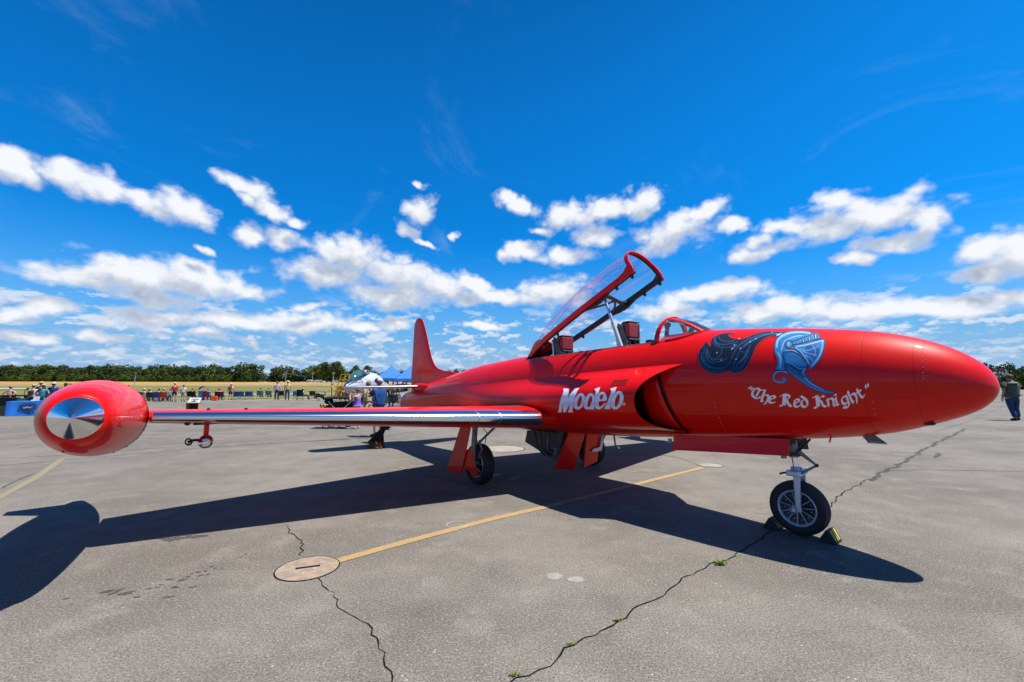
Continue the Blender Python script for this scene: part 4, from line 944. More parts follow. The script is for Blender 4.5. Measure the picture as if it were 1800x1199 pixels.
class Canvas:
    def __init__(s, X, Y, aa): s.X, s.Y, s.aa = X, Y, aa; s.col = np.zeros(X.shape + (3,)); s.a = np.zeros(X.shape)
    def over(s, cov, col):
        col = np.asarray(col, float); 
        if col.ndim == 1: col = np.broadcast_to(col, s.col.shape)
        na = cov + s.a * (1 - cov); w_ = np.where(na > 1e-6, cov / np.maximum(na, 1e-6), 0)[..., None]
        s.col = col * w_ + s.col * (1 - w_); s.a = na
    def fill(s, poly, col, sm=True, grow=0.0, holes=()):
        if sm: poly = smooth_line(poly, 5, True)
        d = dseg(s.X, s.Y, poly); sd_ = np.where(inside(s.X, s.Y, poly), d, -d) + grow
        for h_ in holes:
            dh = dseg(s.X, s.Y, h_); sd_ = np.minimum(sd_, np.where(inside(s.X, s.Y, h_), -dh, dh) + grow)
        s.over(np.clip(sd_ / s.aa + .5, 0, 1), col)
    def stroke(s, pts, w_, col, op=1.0, sm=True, closed=False):
        if sm: pts = smooth_line(pts, 5, closed)
        d = dseg(s.X, s.Y, pts, closed); s.over(np.clip((w_ / 2 - d) / s.aa + .5, 0, 1) * op, col)
def ellipse(cx, cy, rx, ry, slant=0.0, n=28): return [(cx + rx * math.cos(a) - slant * ry * math.sin(a), cy + ry * math.sin(a)) for a in np.linspace(0, 2 * math.pi, n, endpoint=False)]

# The art is drawn on a flat sheet (units: x to the right, y down, one unit 1.3 mm), and wrapped on the skin by F below.
def surf_map(fn, ctrl):               # ctrl: list of (sheet x, sheet y, station, angle); fits station and angle as cubic functions of the sheet
    B = lambda x, y: np.stack([x**i * y**j for i in range(4) for j in range(4 - i)], -1)
    c = np.array(ctrl, float); k = 1 / 1000
    cs, *_ = np.linalg.lstsq(B(c[:, 0] * k, c[:, 1] * k), c[:, 2:], rcond=None)
    def F(X, Y): q = B(X * k, Y * k) @ cs; return q[..., 0], q[..., 1]
    return F
def decal(name, X0, X1, Y0, Y1, step, F, point, draw, m, side=1):
    nx, ny = int((X1 - X0) / step), int((Y1 - Y0) / step)
    X, Y = np.meshgrid(np.linspace(X0, X1, nx), np.linspace(Y0, Y1, ny)); cv = Canvas(X, Y, step * 1.25); draw(cv)
    keep = cv.a > .02; cell = keep[:-1, :-1] | keep[1:, :-1] | keep[:-1, 1:] | keep[1:, 1:]
    Sg, Pg = F(X, Y); used = np.zeros(X.shape, bool)
    for a_, b_ in ((0, 0), (1, 0), (0, 1), (1, 1)): used[a_:ny - 1 + a_, b_:nx - 1 + b_] |= cell
    idx = -np.ones(X.shape, int); idx[used] = np.arange(used.sum())
    pts = point(Sg[used], Pg[used])
    jj, ii = np.nonzero(cell); f = np.stack([idx[jj, ii], idx[jj, ii + 1], idx[jj + 1, ii + 1], idx[jj + 1, ii]], 1)
    me = bpy.data.meshes.new(name); me.from_pydata(pts.tolist(), [], f.tolist())
    red = np.array([.62, .003, .0009]); al = np.clip(cv.a[used], 0, 1)[:, None]; rgb = cv.col[used] * al + red * (1 - al)
    rgb = np.where(al > .02, rgb, rgb) ; rgb = rgb * (1 - .12 * al)
    at = me.color_attributes.new('paint', 'FLOAT_COLOR', 'POINT'); at.data.foreach_set('color', np.concatenate([rgb, np.ones((len(rgb), 1))], 1).ravel().astype(np.float32))
    me.polygons.foreach_set('use_smooth', [True] * len(me.polygons)); me.materials.append(m)
    o = bpy.data.objects.new(name, me); C.objects.link(o); o.parent = jet; return o
def decal_mat():
    m = bpy.data.materials.new('sign_paint'); m.use_nodes = True; t = m.node_tree; b_ = t.nodes['Principled BSDF']
    a = N(t, 'ShaderNodeAttribute'); a.attribute_name = 'paint'; t.links.new(a.outputs['Color'], b_.inputs['Base Color'])
    b_.inputs['Roughness'].default_value = .45; b_.inputs['Coat Weight'].default_value = .34; b_.inputs['Coat Roughness'].default_value = .035; b_.inputs['Specular IOR Level'].default_value = .3
    return m
M_DECAL = decal_mat()
def skin_points(S_, P_):
    zc, rz, hw = sec(S_); return np.stack([-S_, -(hw + .003) * np.sin(P_), zc + (rz + .003) * np.cos(P_)], 1)
def shell_points(S_, X_):
    out = []
    for s, x in zip(S_, X_): out.append(np.add(shell(float(s), float(np.clip(x, -.99, .99)), 1), (0, -.003, 0)))
    return np.array(out)

NAVY = (.006, .012, .03); BL1 = (.015, .13, .40); BL2 = (.035, .25, .56); BL3 = (.34, .66, .88); BLD = (.012, .07, .22); WHT = (.88, .84, .85)
def draw_knight(c):
    g = lambda *p: list(p)
    plume = g((1000,190),(960,180),(900,175),(850,174),(790,185),(730,205),(660,235),(600,245),(540,235),(508,215),(512,195),(560,190),(500,185),(430,200),(375,230),(355,260),(355,295),(340,300),(310,268),(285,300),(250,340),(240,390),(250,440),(280,480),(330,515),(400,528),(460,515),(500,500),(530,515),(570,518),(620,500),(670,440),(710,370),(740,310),(780,270),(830,235),(880,215),(930,220),(960,230))
    c.fill(plume, NAVY)
    for w_, col, op, L in [(9, BLD, .9, [((960,200),(860,200),(740,240),(650,290),(590,360),(550,440),(540,500))]), (7, BLD, .9, [((940,192),(800,205),(700,250),(600,290),(480,310),(400,300),(370,270)), ((300,300),(290,380),(330,450),(400,480),(470,470),(520,420)), ((270,350),(262,430),(310,490),(390,510),(450,495)), ((620,340),(660,360),(650,420),(600,480)), ((690,300),(670,380),(620,450),(570,500))]),
        (5, (.03, .13, .28), .9, [((990,200),(900,190),(800,200),(700,235),(620,275),(560,340),(530,400)), ((400,220),(395,260),(440,285),(520,280),(590,265)), ((420,215),(440,250),(500,262),(560,255)), ((320,310),(330,380),(380,420),(440,420),(490,390)), ((330,340),(350,390),(400,405),(450,390)), ((280,400),(310,450),(370,480),(430,475)), ((560,480),(600,420),(650,370),(700,290)), ((455,300),(440,360),(400,390))]),
        (3, (.10, .32, .55), .8, [((930,196),(820,210),(720,255),(640,300)), ((310,330),(320,400),(370,440)), ((270,380),(290,440),(340,480)), ((385,235),(390,270),(430,295)), ((600,430),(640,390),(670,330)), ((560,300),(530,330),(545,310)), ((580,285),(550,320))])]:
        for l in L: c.stroke(l, w_, col, op)
    c.stroke([(1005,195),(965,200),(935,208)], 16, BL3, .8)
    for x, y in ((612,315),(603,240),(560,290),(405,352),(570,402),(890,182),(540,318),(440,410),(700,265),(750,240)): c.stroke([(x - 3, y), (x + 3, y - 3)], 6, (.6, .75, .9), .8, sm=False)
    c.stroke(plume, 7, (.01, .03, .09), .9, closed=True)
    # curl and chin strap
    curl = g((1012,512),(960,503),(920,512),(895,545),(898,580),(930,604),(970,608),(1000,592),(1002,570),(982,562))
    c.stroke(curl, 26, (.01, .03, .12)); c.stroke(curl, 16, BL1); c.stroke(curl, 6, BL3, .8)
    c.fill(ellipse(985, 578, 22, 20), (.01, .03, .12), False); c.fill(ellipse(986, 577, 16, 15), BL2, False)
    gorget = g((975,350),(1060,330),(1120,352),(1172,400),(1195,440),(1178,480),(1178,535),(1235,600),(1300,650),(1370,682),(1442,698),(1428,716),(1360,713),(1280,692),(1190,642),(1110,582),(1050,532),(1010,492),(985,430))
    c.fill(gorget, BL1); c.stroke([(1010,490),(1100,560),(1200,635),(1300,685),(1420,706)], 14, BL2, .8); c.stroke([(1170,480),(1150,520),(1190,590),(1260,640),(1340,678)], 8, BL3, .7)
    c.fill(g((1005,370),(1060,350),(1110,372),(1160,415),(1180,445),(1120,455),(1060,430),(1010,410)), BL2); c.fill(g((1000,430),(1060,450),(1120,480),(1160,470),(1140,510),(1170,560),(1100,540),(1040,490)), BLD)
    for k in range(13): x = 1015 + k * 12.5; y = 362 + abs(k - 3) * 2.2 + max(0, k - 6) * 6; c.stroke([(x, y), (x - 3, y + 20)], 4, NAVY, .8, sm=False)
    c.stroke([(1005,415),(1060,440),(1110,475),(1150,480)], 5, BL3, .7); c.stroke([(1020,450),(1040,470),(1075,500),(1100,520)], 4, BL3, .5); c.stroke([(1040,455),(1070,465),(1080,480),(1060,485)], 4, NAVY, .8)
    c.stroke(gorget, 9, (.008, .02, .10), closed=True)
    skull = g((985,195),(1040,172),(1120,165),(1190,170),(1240,184),(1262,200),(1200,220),(1120,245),(1062,262),(1030,252),(1002,275),(1008,312),(1040,322),(1080,320),(1120,345),(1172,398),(1198,440),(1168,410),(1120,362),(1060,338),(1000,342),(980,352),(985,420),(990,492),(915,486),(925,440),(930,395),(908,345),(908,290),(925,250),(950,222))
    c.fill(skull, BL2)
    c.stroke([(930,300),(940,250),(990,210),(1060,185),(1150,180),(1220,190)], 16, BL3, .75); c.stroke([(950,330),(960,270),(1010,230),(1090,205),(1180,200)], 10, BL1, .9); c.stroke([(965,330),(985,285),(1010,255),(1080,225),(1150,212)], 5, (.55, .78, .92), .8)
    c.stroke([(940,350),(958,400),(950,470)], 12, BL3, .7); c.stroke([(975,360),(968,420),(975,485)], 8, BL1, .9); c.stroke([(1010,330),(1070,330),(1130,370),(1185,430)], 5, (.55, .78, .92), .8)
    c.stroke(skull, 8, (.008, .02, .10), closed=True)
    slits = g((1062,264),(1120,245),(1200,218),(1275,186),(1296,198),(1312,236),(1250,252),(1150,274),(1070,290))
    c.fill(slits, BL2, False)
    for x, y, w_, h_ in ((1110,270,16,16),(1158,258,18,24),(1212,243,18,32),(1266,222,18,40)):
        c.fill([(x - w_/2, y - h_/2 + 3), (x + w_/2, y - h_/2 - 3), (x + w_/2 + 6, y + h_/2 - 3), (x - w_/2 + 6, y + h_/2 + 3)], NAVY, False, 2); c.stroke([(x + 2, y - h_/2 + 5), (x + 6, y + h_/2 - 5)], 8, (.62, .70, .62), .9, sm=False)
    c.stroke(slits, 7, (.008, .02, .10), sm=False, closed=True)
    visor = g((1060,292),(1130,280),(1230,258),(1310,246),(1352,244),(1346,300),(1320,372),(1280,430),(1218,492),(1210,458),(1195,440),(1170,400),(1130,350),(1085,318))
    c.fill(visor, BL2, False); c.fill(g((1180,300),(1260,290),(1300,330),(1270,400),(1220,450),(1205,420),(1190,360)), BL1)
    c.stroke([(1330,262),(1322,320),(1295,375),(1255,425),(1225,460)], 12, BL3, .8); c.stroke([(1100,300),(1180,290),(1300,262),(1335,255)], 8, (.6, .8, .9), .8)
    for l in (((1130,320),(1200,330),(1290,300)), ((1150,335),(1210,355),(1270,370)), ((1170,370),(1215,385),(1240,420)), ((1240,290),(1262,330),(1255,370))): c.stroke(l, 5, (.5, .72, .88), .6)
    c.stroke([(1060,305),(1120,325),(1165,380),(1205,445),(1212,480)], 8, BL3, .8)
    c.stroke(visor, 8, (.008, .02, .10), sm=False, closed=True)
    for r_, col in ((34, (.008, .02, .10)), (28, BL2), (18, (.008, .02, .10)), (14, BL3), (6, BLD)): c.fill(ellipse(1035, 283, r_, r_), col, False)

GL = {'T': [[(-.1,1.25),(.2,1.55),(.6,1.4),(.98,1.6)], [(.12,1.3),(-.12,.8),(0,.25),(.4,0),(.8,.12),(.9,.45)], [(.52,1.4),(.48,.3)]],
 'h': [[(0,1.6),(0,.08),(.14,-.04)], [(0,.75),(.35,1.0),(.6,.82),(.6,.25),(.42,-.3)]],
 'e': [[(.05,.88),(0,.2),(.28,.0),(.6,.18)], [(.05,.9),(.35,1.05),(.55,.75),(.05,.5)]],
 'R': [[(.2,1.5),(.2,.12),(-.1,0)], [(-.15,1.3),(.2,1.6),(.75,1.5),(.85,1.2),(.62,.9),(.3,.82)], [(.55,.85),(.8,.3),(1.1,0)], [(.42,1.5),(.42,.15)]],
 'd': [[(-.05,1.5),(.55,.9),(.6,.2),(.3,0),(0,.22),(0,.75),(.3,.98)]],
 'K': [[(.2,1.55),(.2,.1),(-.15,0)], [(.4,.9),(.85,1.5),(1.05,1.35)], [(.4,.9),(.7,.7),(.85,.2),(1.15,0)], [(-.12,1.38),(.3,1.55)], [(.4,1.45),(.4,.15)]],
 'n': [[(0,1),(0,.03)], [(0,.75),(.35,1.02),(.6,.85),(.6,.06),(.75,.03)], [(-.12,.9),(.05,1.0)]],
 'i': [[(0,1),(0,.08),(.15,.02)], [(-.02,1.5),(.1,1.38)], [(-.12,.9),(.05,1.0)]],
 'g': [[(.5,1),(.1,.88),(0,.28),(.3,.02),(.6,.22)], [(.62,1.05),(.62,-.15),(.3,-.42),(-.08,-.28)]],
 't': [[(.08,1.45),(.08,.22),(.28,.02),(.5,.14)], [(-.15,1.0),(.42,1.02)]],
 '"': [[(0,1.6),(-.05,1.25)], [(.28,1.6),(.23,1.25)]]}
def draw_text(c):
    nib = np.array([math.cos(R(38)), math.sin(R(38))])
    def glyph(ch, x, y, rot, sc):
        for st in GL[ch]:
            pts = [(x + sc * (1.32 * px_ * math.cos(rot) + py_ * math.sin(rot)), y + sc * (1.32 * px_ * math.sin(rot) - py_ * math.cos(rot))) for px_, py_ in smooth_line(st, 3)]
            nb = np.array([nib[0] * math.cos(rot) + nib[1] * math.sin(rot), nib[0] * math.sin(rot) - nib[1] * math.cos(rot)]) * sc * .145
            for i in range(len(pts) - 1):
                p, q_ = np.array(pts[i]), np.array(pts[i + 1])
                quad = [tuple(p - nb), tuple(p + nb), tuple(q_ + nb), tuple(q_ - nb)]
                mn, mx = np.min(quad, 0) - 8, np.max(quad, 0) + 8
                jx = (c.X[0] > mn[0]) & (c.X[0] < mx[0]); jy = (c.Y[:, 0] > mn[1]) & (c.Y[:, 0] < mx[1])
                if not jx.any() or not jy.any(): continue
                sl = np.ix_(jy, jx); d = dseg(c.X[sl], c.Y[sl], quad); sd_ = np.where(inside(c.X[sl], c.Y[sl], quad), d, -d) + 2.2
                cov = np.clip(sd_ / c.aa + .5, 0, 1); c.a[sl] = np.maximum(c.a[sl], cov); c.col[sl] = WHT
    for ch, x, y, rot, sc in [('"',648,738,.55,62),('T',712,744,.36,58),('h',798,780,.28,62),('e',864,793,.20,60),('R',970,817,.08,60),('e',1086,826,.03,60),('d',1152,828,-.03,60),('K',1270,830,-.07,60),('n',1386,821,-.12,60),('i',1462,811,-.20,60),('g',1514,809,-.30,62),('h',1596,786,-.40,62),('t',1674,754,-.50,60),('"',1768,722,-.60,62)]: glyph(ch, x, y, rot, sc)
def draw_beer(c):                     # the white slanted name with blue-grey shading
    X, Y = c.X, c.Y
    k = np.clip((Y - 150) / 260, 0, 1)[..., None]; grad = np.array([.90, .91, .94]) * (1 - np.abs(k - .62) * 0) ; band_ = np.exp(-((k - .68) / .16) ** 2); grad = grad * (1 - band_) + np.array([.52, .64, .92]) * band_
    q = .8416; sc_ = lambda L: [(x * q, y * q) for x, y in L]; el_ = lambda *a: sc_(ellipse(*a))
    parts = [(sc_([(160,492),(175,465),(182,400),(202,310),(240,220),(235,180),(305,180),(301,225),(292,312),(322,258),(375,195),(380,172),(442,172),(415,210),(385,290),(350,465),(362,492),(297,492),(310,465),(337,335),(290,430),(262,492),(235,492),(228,460),(231,318),(205,465),(208,492)]), ()),
             (el_(447,350,72,106,.24), (el_(449,350,31,76,.24),)), (el_(578,348,68,105,.24), (el_(588,352,30,78,.24),)), (sc_([(655,185),(725,160),(712,200),(652,415),(642,435),(646,452),(575,452),(600,420),(676,215)]), ()),
             (el_(731,338,76,114,.22), (el_(742,291,24,38,.22), sc_([(706,346),(830,332),(830,366),(780,374),(755,408),(728,425),(706,412),(699,378)]))), (sc_([(865,180),(945,157),(930,200),(866,410),(858,430),(862,447),(788,447),(796,420),(822,370),(881,215)]), ()),
             (el_(955,335,80,121,.22), (el_(956,337,33,90,.22),))]
    for grp_ in (parts[0:1], parts[1:2], parts[2:4], parts[4:5], parts[5:6], parts[6:7]):
        for grow, col in ((7, np.array([.62, .03, .04])), (2, np.array([.95, .78, .80])), (-3, grad)):
            for poly, holes in grp_: c.fill(poly, col, False, grow, holes)
    for r_, col in ((17, (.8, .7, .74)), (11, (.6, .03, .05)), (7, (.8, .7, .74))): c.fill(ellipse(882, 325, r_, r_), col, False)
    c.fill(ellipse(884,323,3,3), (.6,.03,.05), False)
KN = [(220,272,2.3842,0.7898),(220,390,2.3316,1.0991),(220,507,2.3106,1.3509),(220,625,2.3096,1.5832),(220,742,2.3262,1.8143),(220,860,2.3626,2.0621),(415,155,2.2397,0.2710),(415,272,2.1123,0.8159),(415,390,2.0711,1.1127),(415,507,2.0551,1.3594),(415,625,2.0558,1.5887),(415,742,2.0716,1.8174),(415,860,2.1043,2.0627),(610,155,1.9614,0.3339),(610,272,1.8654,0.8272),(610,390,1.8319,1.1191),(610,507,1.8196,1.3637),(610,625,1.8215,1.5914),(610,742,1.8364,1.8188),(610,860,1.8660,2.0625),(805,155,1.7143,0.3618),(805,272,1.6372,0.8345),(805,390,1.6101,1.1234),(805,507,1.6008,1.3667),(805,625,1.6037,1.5938),(805,742,1.6179,1.8207),(805,860,1.6446,2.0637),(1000,155,1.4899,0.3685),(1000,272,1.4262,0.8346),(1000,390,1.4040,1.1234),(1000,507,1.3972,1.3671),(1000,625,1.4010,1.5947),(1000,742,1.4143,1.8220),(1000,860,1.4386,2.0655),(1195,155,1.2847,0.3522),(1195,272,1.2301,0.8284),(1195,390,1.2122,1.1204),(1195,507,1.2074,1.3665),(1195,625,1.2118,1.5962),(1195,742,1.2244,1.8255),(1195,860,1.2466,2.0708),(1390,155,1.0955,0.3120),(1390,272,1.0471,0.8173),(1390,390,1.0326,1.1158),(1390,507,1.0297,1.3664),(1390,625,1.0347,1.5998),(1390,742,1.0468,1.8328),(1390,860,1.0673,2.0826),(1585,155,0.9216,0.2299),(1585,272,0.8758,0.7984),(1585,390,0.8643,1.1077),(1585,507,0.8629,1.3653),(1585,625,0.8684,1.6048),(1585,742,0.8801,1.8439),(1585,860,0.8991,2.1009),(1780,272,0.7158,0.7609),(1780,390,0.7066,1.0901),(1780,507,0.7064,1.3603),(1780,625,0.7122,1.6101),(1780,742,0.7235,1.8596),(1780,860,0.7413,2.1287),]
BE = [(100,110,4.4634,-0.5887),(100,176,4.3639,-0.4123),(100,242,4.3140,-0.2510),(100,308,4.3047,-0.0927),(100,374,4.3295,0.0718),(100,440,4.3922,0.2535),(236,110,4.1781,-0.5626),(236,176,4.0956,-0.3948),(236,242,4.0558,-0.2395),(236,308,4.0503,-0.0862),(236,374,4.0740,0.0730),(236,440,4.1294,0.2476),(373,110,3.9176,-0.5381),(373,176,3.8477,-0.3774),(373,242,3.8155,-0.2273),(373,308,3.8131,-0.0786),(373,374,3.8359,0.0758),(373,440,3.8858,0.2441),(510,110,3.6748,-0.5137),(510,176,3.6162,-0.3594),(510,242,3.5911,-0.2140),(510,308,3.5915,-0.0694),(510,374,3.6132,0.0806),(510,440,3.6588,0.2437),(646,110,3.4533,-0.4908),(646,176,3.4075,-0.3421),(646,242,3.3891,-0.2004),(646,308,3.3920,-0.0586),(646,374,3.4128,0.0885),(646,440,3.4530,0.2474),(783,110,3.2487,-0.4699),(783,176,3.2117,-0.3260),(783,242,3.1982,-0.1876),(783,308,3.2030,-0.0484),(783,374,3.2234,0.0962),(783,440,3.2609,0.2522),(920,110,3.0569,-0.4515),(920,176,3.0270,-0.3119),(920,242,3.0172,-0.1763),(920,308,3.0235,-0.0395),(920,374,3.0432,0.1029),(920,440,3.0782,0.2564),]
FK = surf_map(None, KN); FB = surf_map(None, BE)
decal('knight_emblem', 215, 1465, 150, 730, 3.2, FK, skin_points, draw_knight, M_DECAL)
decal('name_lettering', 660, 1770, 600, 870, 2.6, FK, skin_points, draw_text, M_DECAL)
decal('side_lettering', 110, 915, 105, 440, 2.9, FB, shell_points, draw_beer, M_DECAL)
def draw_arrow(c): c.stroke([(0, 40), (36, 8)], 8, (.8, .55, .03), sm=False); c.fill([(24, 4), (52, -6), (46, 22)], (.8, .55, .03), False)
decal('rescue_arrow', -12, 60, -12, 52, 1.5, lambda X, Y: (4.985 - X * .0022, 1.256 + Y * .0024), skin_points, draw_arrow, M_DECAL)

# ------------------------------------------------------------------ wheel chocks
def chock(s, flip, label):
    root = empty('wheel_chock', (0, 0, 0), 0, label, 'wheel chock', 'chocks at the nose wheel')
    d_ = Vector((math.cos(R(-51.392)), math.sin(R(-51.392)), 0)); root.location = Vector((4.0925, 3.6753, 0)) - d_ * s; root.rotation_euler.z = R(-51.392) + (math.pi if flip else 0)
    q = MB(); q.prism([(-.075, 0), (.075, 0), (.072, .025), (.012, .125), (-.012, .125), (-.072, .025)], .19, lambda x, y, t: (x, t, y)); q.build('block', mat('black_rubber', (.02, .02, .02), .7), root, bevel=.006)
    for k in range(3):
        for sx in (1, -1):
            q = MB(); y0 = -.082 + k * .055; P_ = [(sx * .069, y0, .030), (sx * .069, y0 + .03, .030), (sx * .0145, y0 + .045, .121), (sx * .0145, y0 + .015, .121)]; q.add([(x + sx * .002, y, z + .0015) for x, y, z in P_], [(0, 1, 2, 3)]); q.build('stripe', mat('hazard_yellow', (.72, .55, .03), .6), root)
chock(1.535 + .27, True, 'black wheel chock behind the nose wheel, in the jet shadow'); chock(1.535 - .27, False, 'black and yellow striped chock in front of the nose wheel')

# ------------------------------------------------------------------ people
def skinned(verts, edges, radii, root=0, sub=1):
    me = bpy.data.meshes.new('tmp'); me.from_pydata([tuple(v) for v in verts], [tuple(e) for e in edges], []); o = bpy.data.objects.new('tmp', me); C.objects.link(o)
    sk = o.modifiers.new('s', 'SKIN'); sk.use_smooth_shade = True
    for i, d in enumerate(me.skin_vertices[0].data):
        r_ = radii[i]; d.radius = r_ if hasattr(r_, '__len__') else (r_, r_); d.use_root = (i == root)
    if sub: ss = o.modifiers.new('u', 'SUBSURF'); ss.levels = sub; ss.render_levels = sub
    dg = bpy.context.evaluated_depsgraph_get(); out = bpy.data.meshes.new_from_object(o.evaluated_get(dg)); bpy.data.objects.remove(o); bpy.data.meshes.remove(me); return out
def figure(J, fat=1.0):
    """J: joints; returns body, shirt, trousers meshes from one skeleton. Faces +Y."""
    n = ['pel', 'bel', 'che', 'nek', 'chn', 'hed', 'top', 'shR', 'elR', 'wrR', 'haR', 'shL', 'elL', 'wrL', 'haL', 'hiR', 'knR', 'anR', 'toR', 'hiL', 'knL', 'anL', 'toL', 'nos']
    E_ = [('pel', 'bel'), ('bel', 'che'), ('che', 'nek'), ('nek', 'chn'), ('chn', 'hed'), ('hed', 'top'), ('che', 'shR'), ('shR', 'elR'), ('elR', 'wrR'), ('wrR', 'haR'), ('che', 'shL'), ('shL', 'elL'), ('elL', 'wrL'), ('wrL', 'haL'), ('pel', 'hiR'), ('hiR', 'knR'), ('knR', 'anR'), ('anR', 'toR'), ('pel', 'hiL'), ('hiL', 'knL'), ('knL', 'anL'), ('anL', 'toL')]
    rad = dict(pel=(.15 * fat, .11 * fat), bel=(.14 * fat, .11 * fat), che=(.16 * fat, .11 * fat), nek=.055, chn=.065, hed=(.078, .092), top=.055, sh=.062 * fat, el=.042, wr=.030, ha=.036, hi=.088 * fat, kn=.058, an=.040, to=.036)
    def sub_(names, k, over={}):
        ns_ = [m for m in n if m in names]; ix = {m: i for i, m in enumerate(ns_)}
        es = [(ix[a], ix[b_]) for a, b_ in E_ if a in ix and b_ in ix]
        rr = []
        for m in ns_:
            r_ = over.get(m, over.get(m[:2], rad.get(m, rad.get(m[:2])))); 
            rr.append(tuple(q + k for q in r_) if hasattr(r_, '__len__') else (r_ + k, r_ + k))
        return [J[m] for m in ns_], es, rr, ix
    v, e, r_, ix = sub_([m for m in n if m != 'nos'], 0.0)
    body = skinned(v, e, r_, ix['pel'])
    J2 = dict(J)
    return body, v
def lerp(a, b_, t): return tuple(a[i] + (b_[i] - a[i]) * t for i in range(3))
def shirt_mesh(J, fat, sleeve=.6, hem=.0):
    vs = [lerp(J['pel'], J['bel'], .15 + hem), J['bel'], J['che'], lerp(J['che'], J['nek'], .75), J['shR'], lerp(J['shR'], J['elR'], sleeve), J['shL'], lerp(J['shL'], J['elL'], sleeve)]
    return skinned(vs, [(0, 1), (1, 2), (2, 3), (2, 4), (4, 5), (2, 6), (6, 7)], [(.175 * fat, .135 * fat), (.165 * fat, .135 * fat), (.178 * fat, .13 * fat), (.07, .07), .078 * fat, .066 * fat, .078 * fat, .066 * fat], 1)
def vest_mesh(J, fat):
    vs = [lerp(J['pel'], J['bel'], .1), J['bel'], J['che'], lerp(J['che'], J['nek'], .5)]
    return skinned(vs, [(0, 1), (1, 2), (2, 3)], [(.178 * fat, .14 * fat), (.165 * fat, .135 * fat), (.178 * fat, .13 * fat), (.1, .08)], 1)
def trouser_mesh(J, fat, leg=1.0):     # leg: 1 long, .0 short
    if leg > .5: L = lambda s: (J['hi' + s], J['kn' + s], lerp(J['kn' + s], J['an' + s], .95)); rr = [.108 * fat, .088, .078]
    else: L = lambda s: (J['hi' + s], lerp(J['hi' + s], J['kn' + s], .45), lerp(J['hi' + s], J['kn' + s], .85)); rr = [.108 * fat, .10 * fat, .10 * fat]
    vs = [lerp(J['pel'], J['bel'], .35), J['pel'], *L('R'), *L('L')]
    return skinned(vs, [(0, 1), (1, 2), (2, 3), (3, 4), (1, 5), (5, 6), (6, 7)], [(.158 * fat, .122 * fat), (.165 * fat, .13 * fat)] + rr + rr, 1)
def shoe_mesh(J):
    q = MB()
    for s in 'RL':
        a, t_ = Vector(J['an' + s]), Vector(J['to' + s]); dv = (t_ - a); dv.z = 0; dv.normalize()
        q.tube([a - dv * .05 + Vector((0, 0, -.03)), a + Vector((0, 0, -.02)), a + dv * .09 + Vector((0, 0, -.035)), t_ + dv * .03 + Vector((0, 0, .0))], [.04, .052, .05, .032], 10)
    return q.mesh('shoes', None, True, 60)
STAND = dict(pel=(0, 0, .95), bel=(0, .01, 1.10), che=(0, 0, 1.30), nek=(0, -.01, 1.47), chn=(0, .01, 1.55), hed=(0, .015, 1.64), top=(0, 0, 1.72), shR=(.19, 0, 1.40), elR=(.25, -.03, 1.13), wrR=(.26, .04, .90), haR=(.26, .06, .80), shL=(-.19, 0, 1.40), elL=(-.25, -.03, 1.13), wrL=(-.26, .04, .90), haL=(-.26, .06, .80),
             hiR=(.10, 0, .90), knR=(.12, .02, .50), anR=(.12, -.01, .09), toR=(.14, .13, .035), hiL=(-.10, 0, .90), knL=(-.12, .02, .50), anL=(-.12, -.01, .09), toL=(-.14, .13, .035), nos=(0, .1, 1.62))
def var(base, **k): d = dict(base); d.update(k); return d
HIPS = var(STAND, elR=(.38, -.06, 1.18), wrR=(.22, .04, 1.02), haR=(.15, .06, 1.0), elL=(-.38, -.06, 1.18), wrL=(-.22, .04, 1.02), haL=(-.15, .06, 1.0))
PHONE = var(STAND, elR=(.22, .16, 1.20), wrR=(.10, .36, 1.34), haR=(.05, .42, 1.40), elL=(-.22, .16, 1.20), wrL=(-.10, .36, 1.34), haL=(-.05, .42, 1.40))
SHADE_EYES = var(STAND, elR=(.25, .22, 1.25), wrR=(.14, .30, 1.48), haR=(.10, .26, 1.56), elL=(-.24, .2, 1.2), wrL=(-.1, .32, 1.36), haL=(-.06, .34, 1.42))
WALK = var(STAND, che=(.03, .0, 1.30), elL=(-.30, -.10, 1.14), wrL=(-.36, -.10, .90), haL=(-.37, -.08, .80), elR=(.33, .08, 1.18), wrR=(.24, .24, 1.12), haR=(.17, .28, 1.14), knR=(.14, .06, .50), anR=(.15, .02, .09), toR=(.19, .16, .035), knL=(-.06, .0, .50), anL=(-.02, -.10, .09), toL=(-.04, .05, .035), hiR=(.11, 0, .9), hiL=(-.10, 0, .9))
SIT = var(STAND, pel=(0, -.05, .45), bel=(0, -.10, .60), che=(0, -.14, .80), nek=(0, -.14, .97), chn=(0, -.12, 1.05), hed=(0, -.11, 1.14), top=(0, -.13, 1.22), shR=(.19, -.14, .90), elR=(.26, -.02, .66), wrR=(.24, .20, .62), haR=(.2, .28, .60), shL=(-.19, -.14, .90), elL=(-.26, -.02, .66), wrL=(-.24, .20, .62), haL=(-.2, .28, .60),
          hiR=(.10, .0, .44), knR=(.14, .42, .46), anR=(.14, .44, .09), toR=(.15, .58, .035), hiL=(-.10, .0, .44), knL=(-.14, .42, .46), anL=(-.14, .44, .09), toL=(-.15, .58, .035), nos=(0, 0, 1.12))
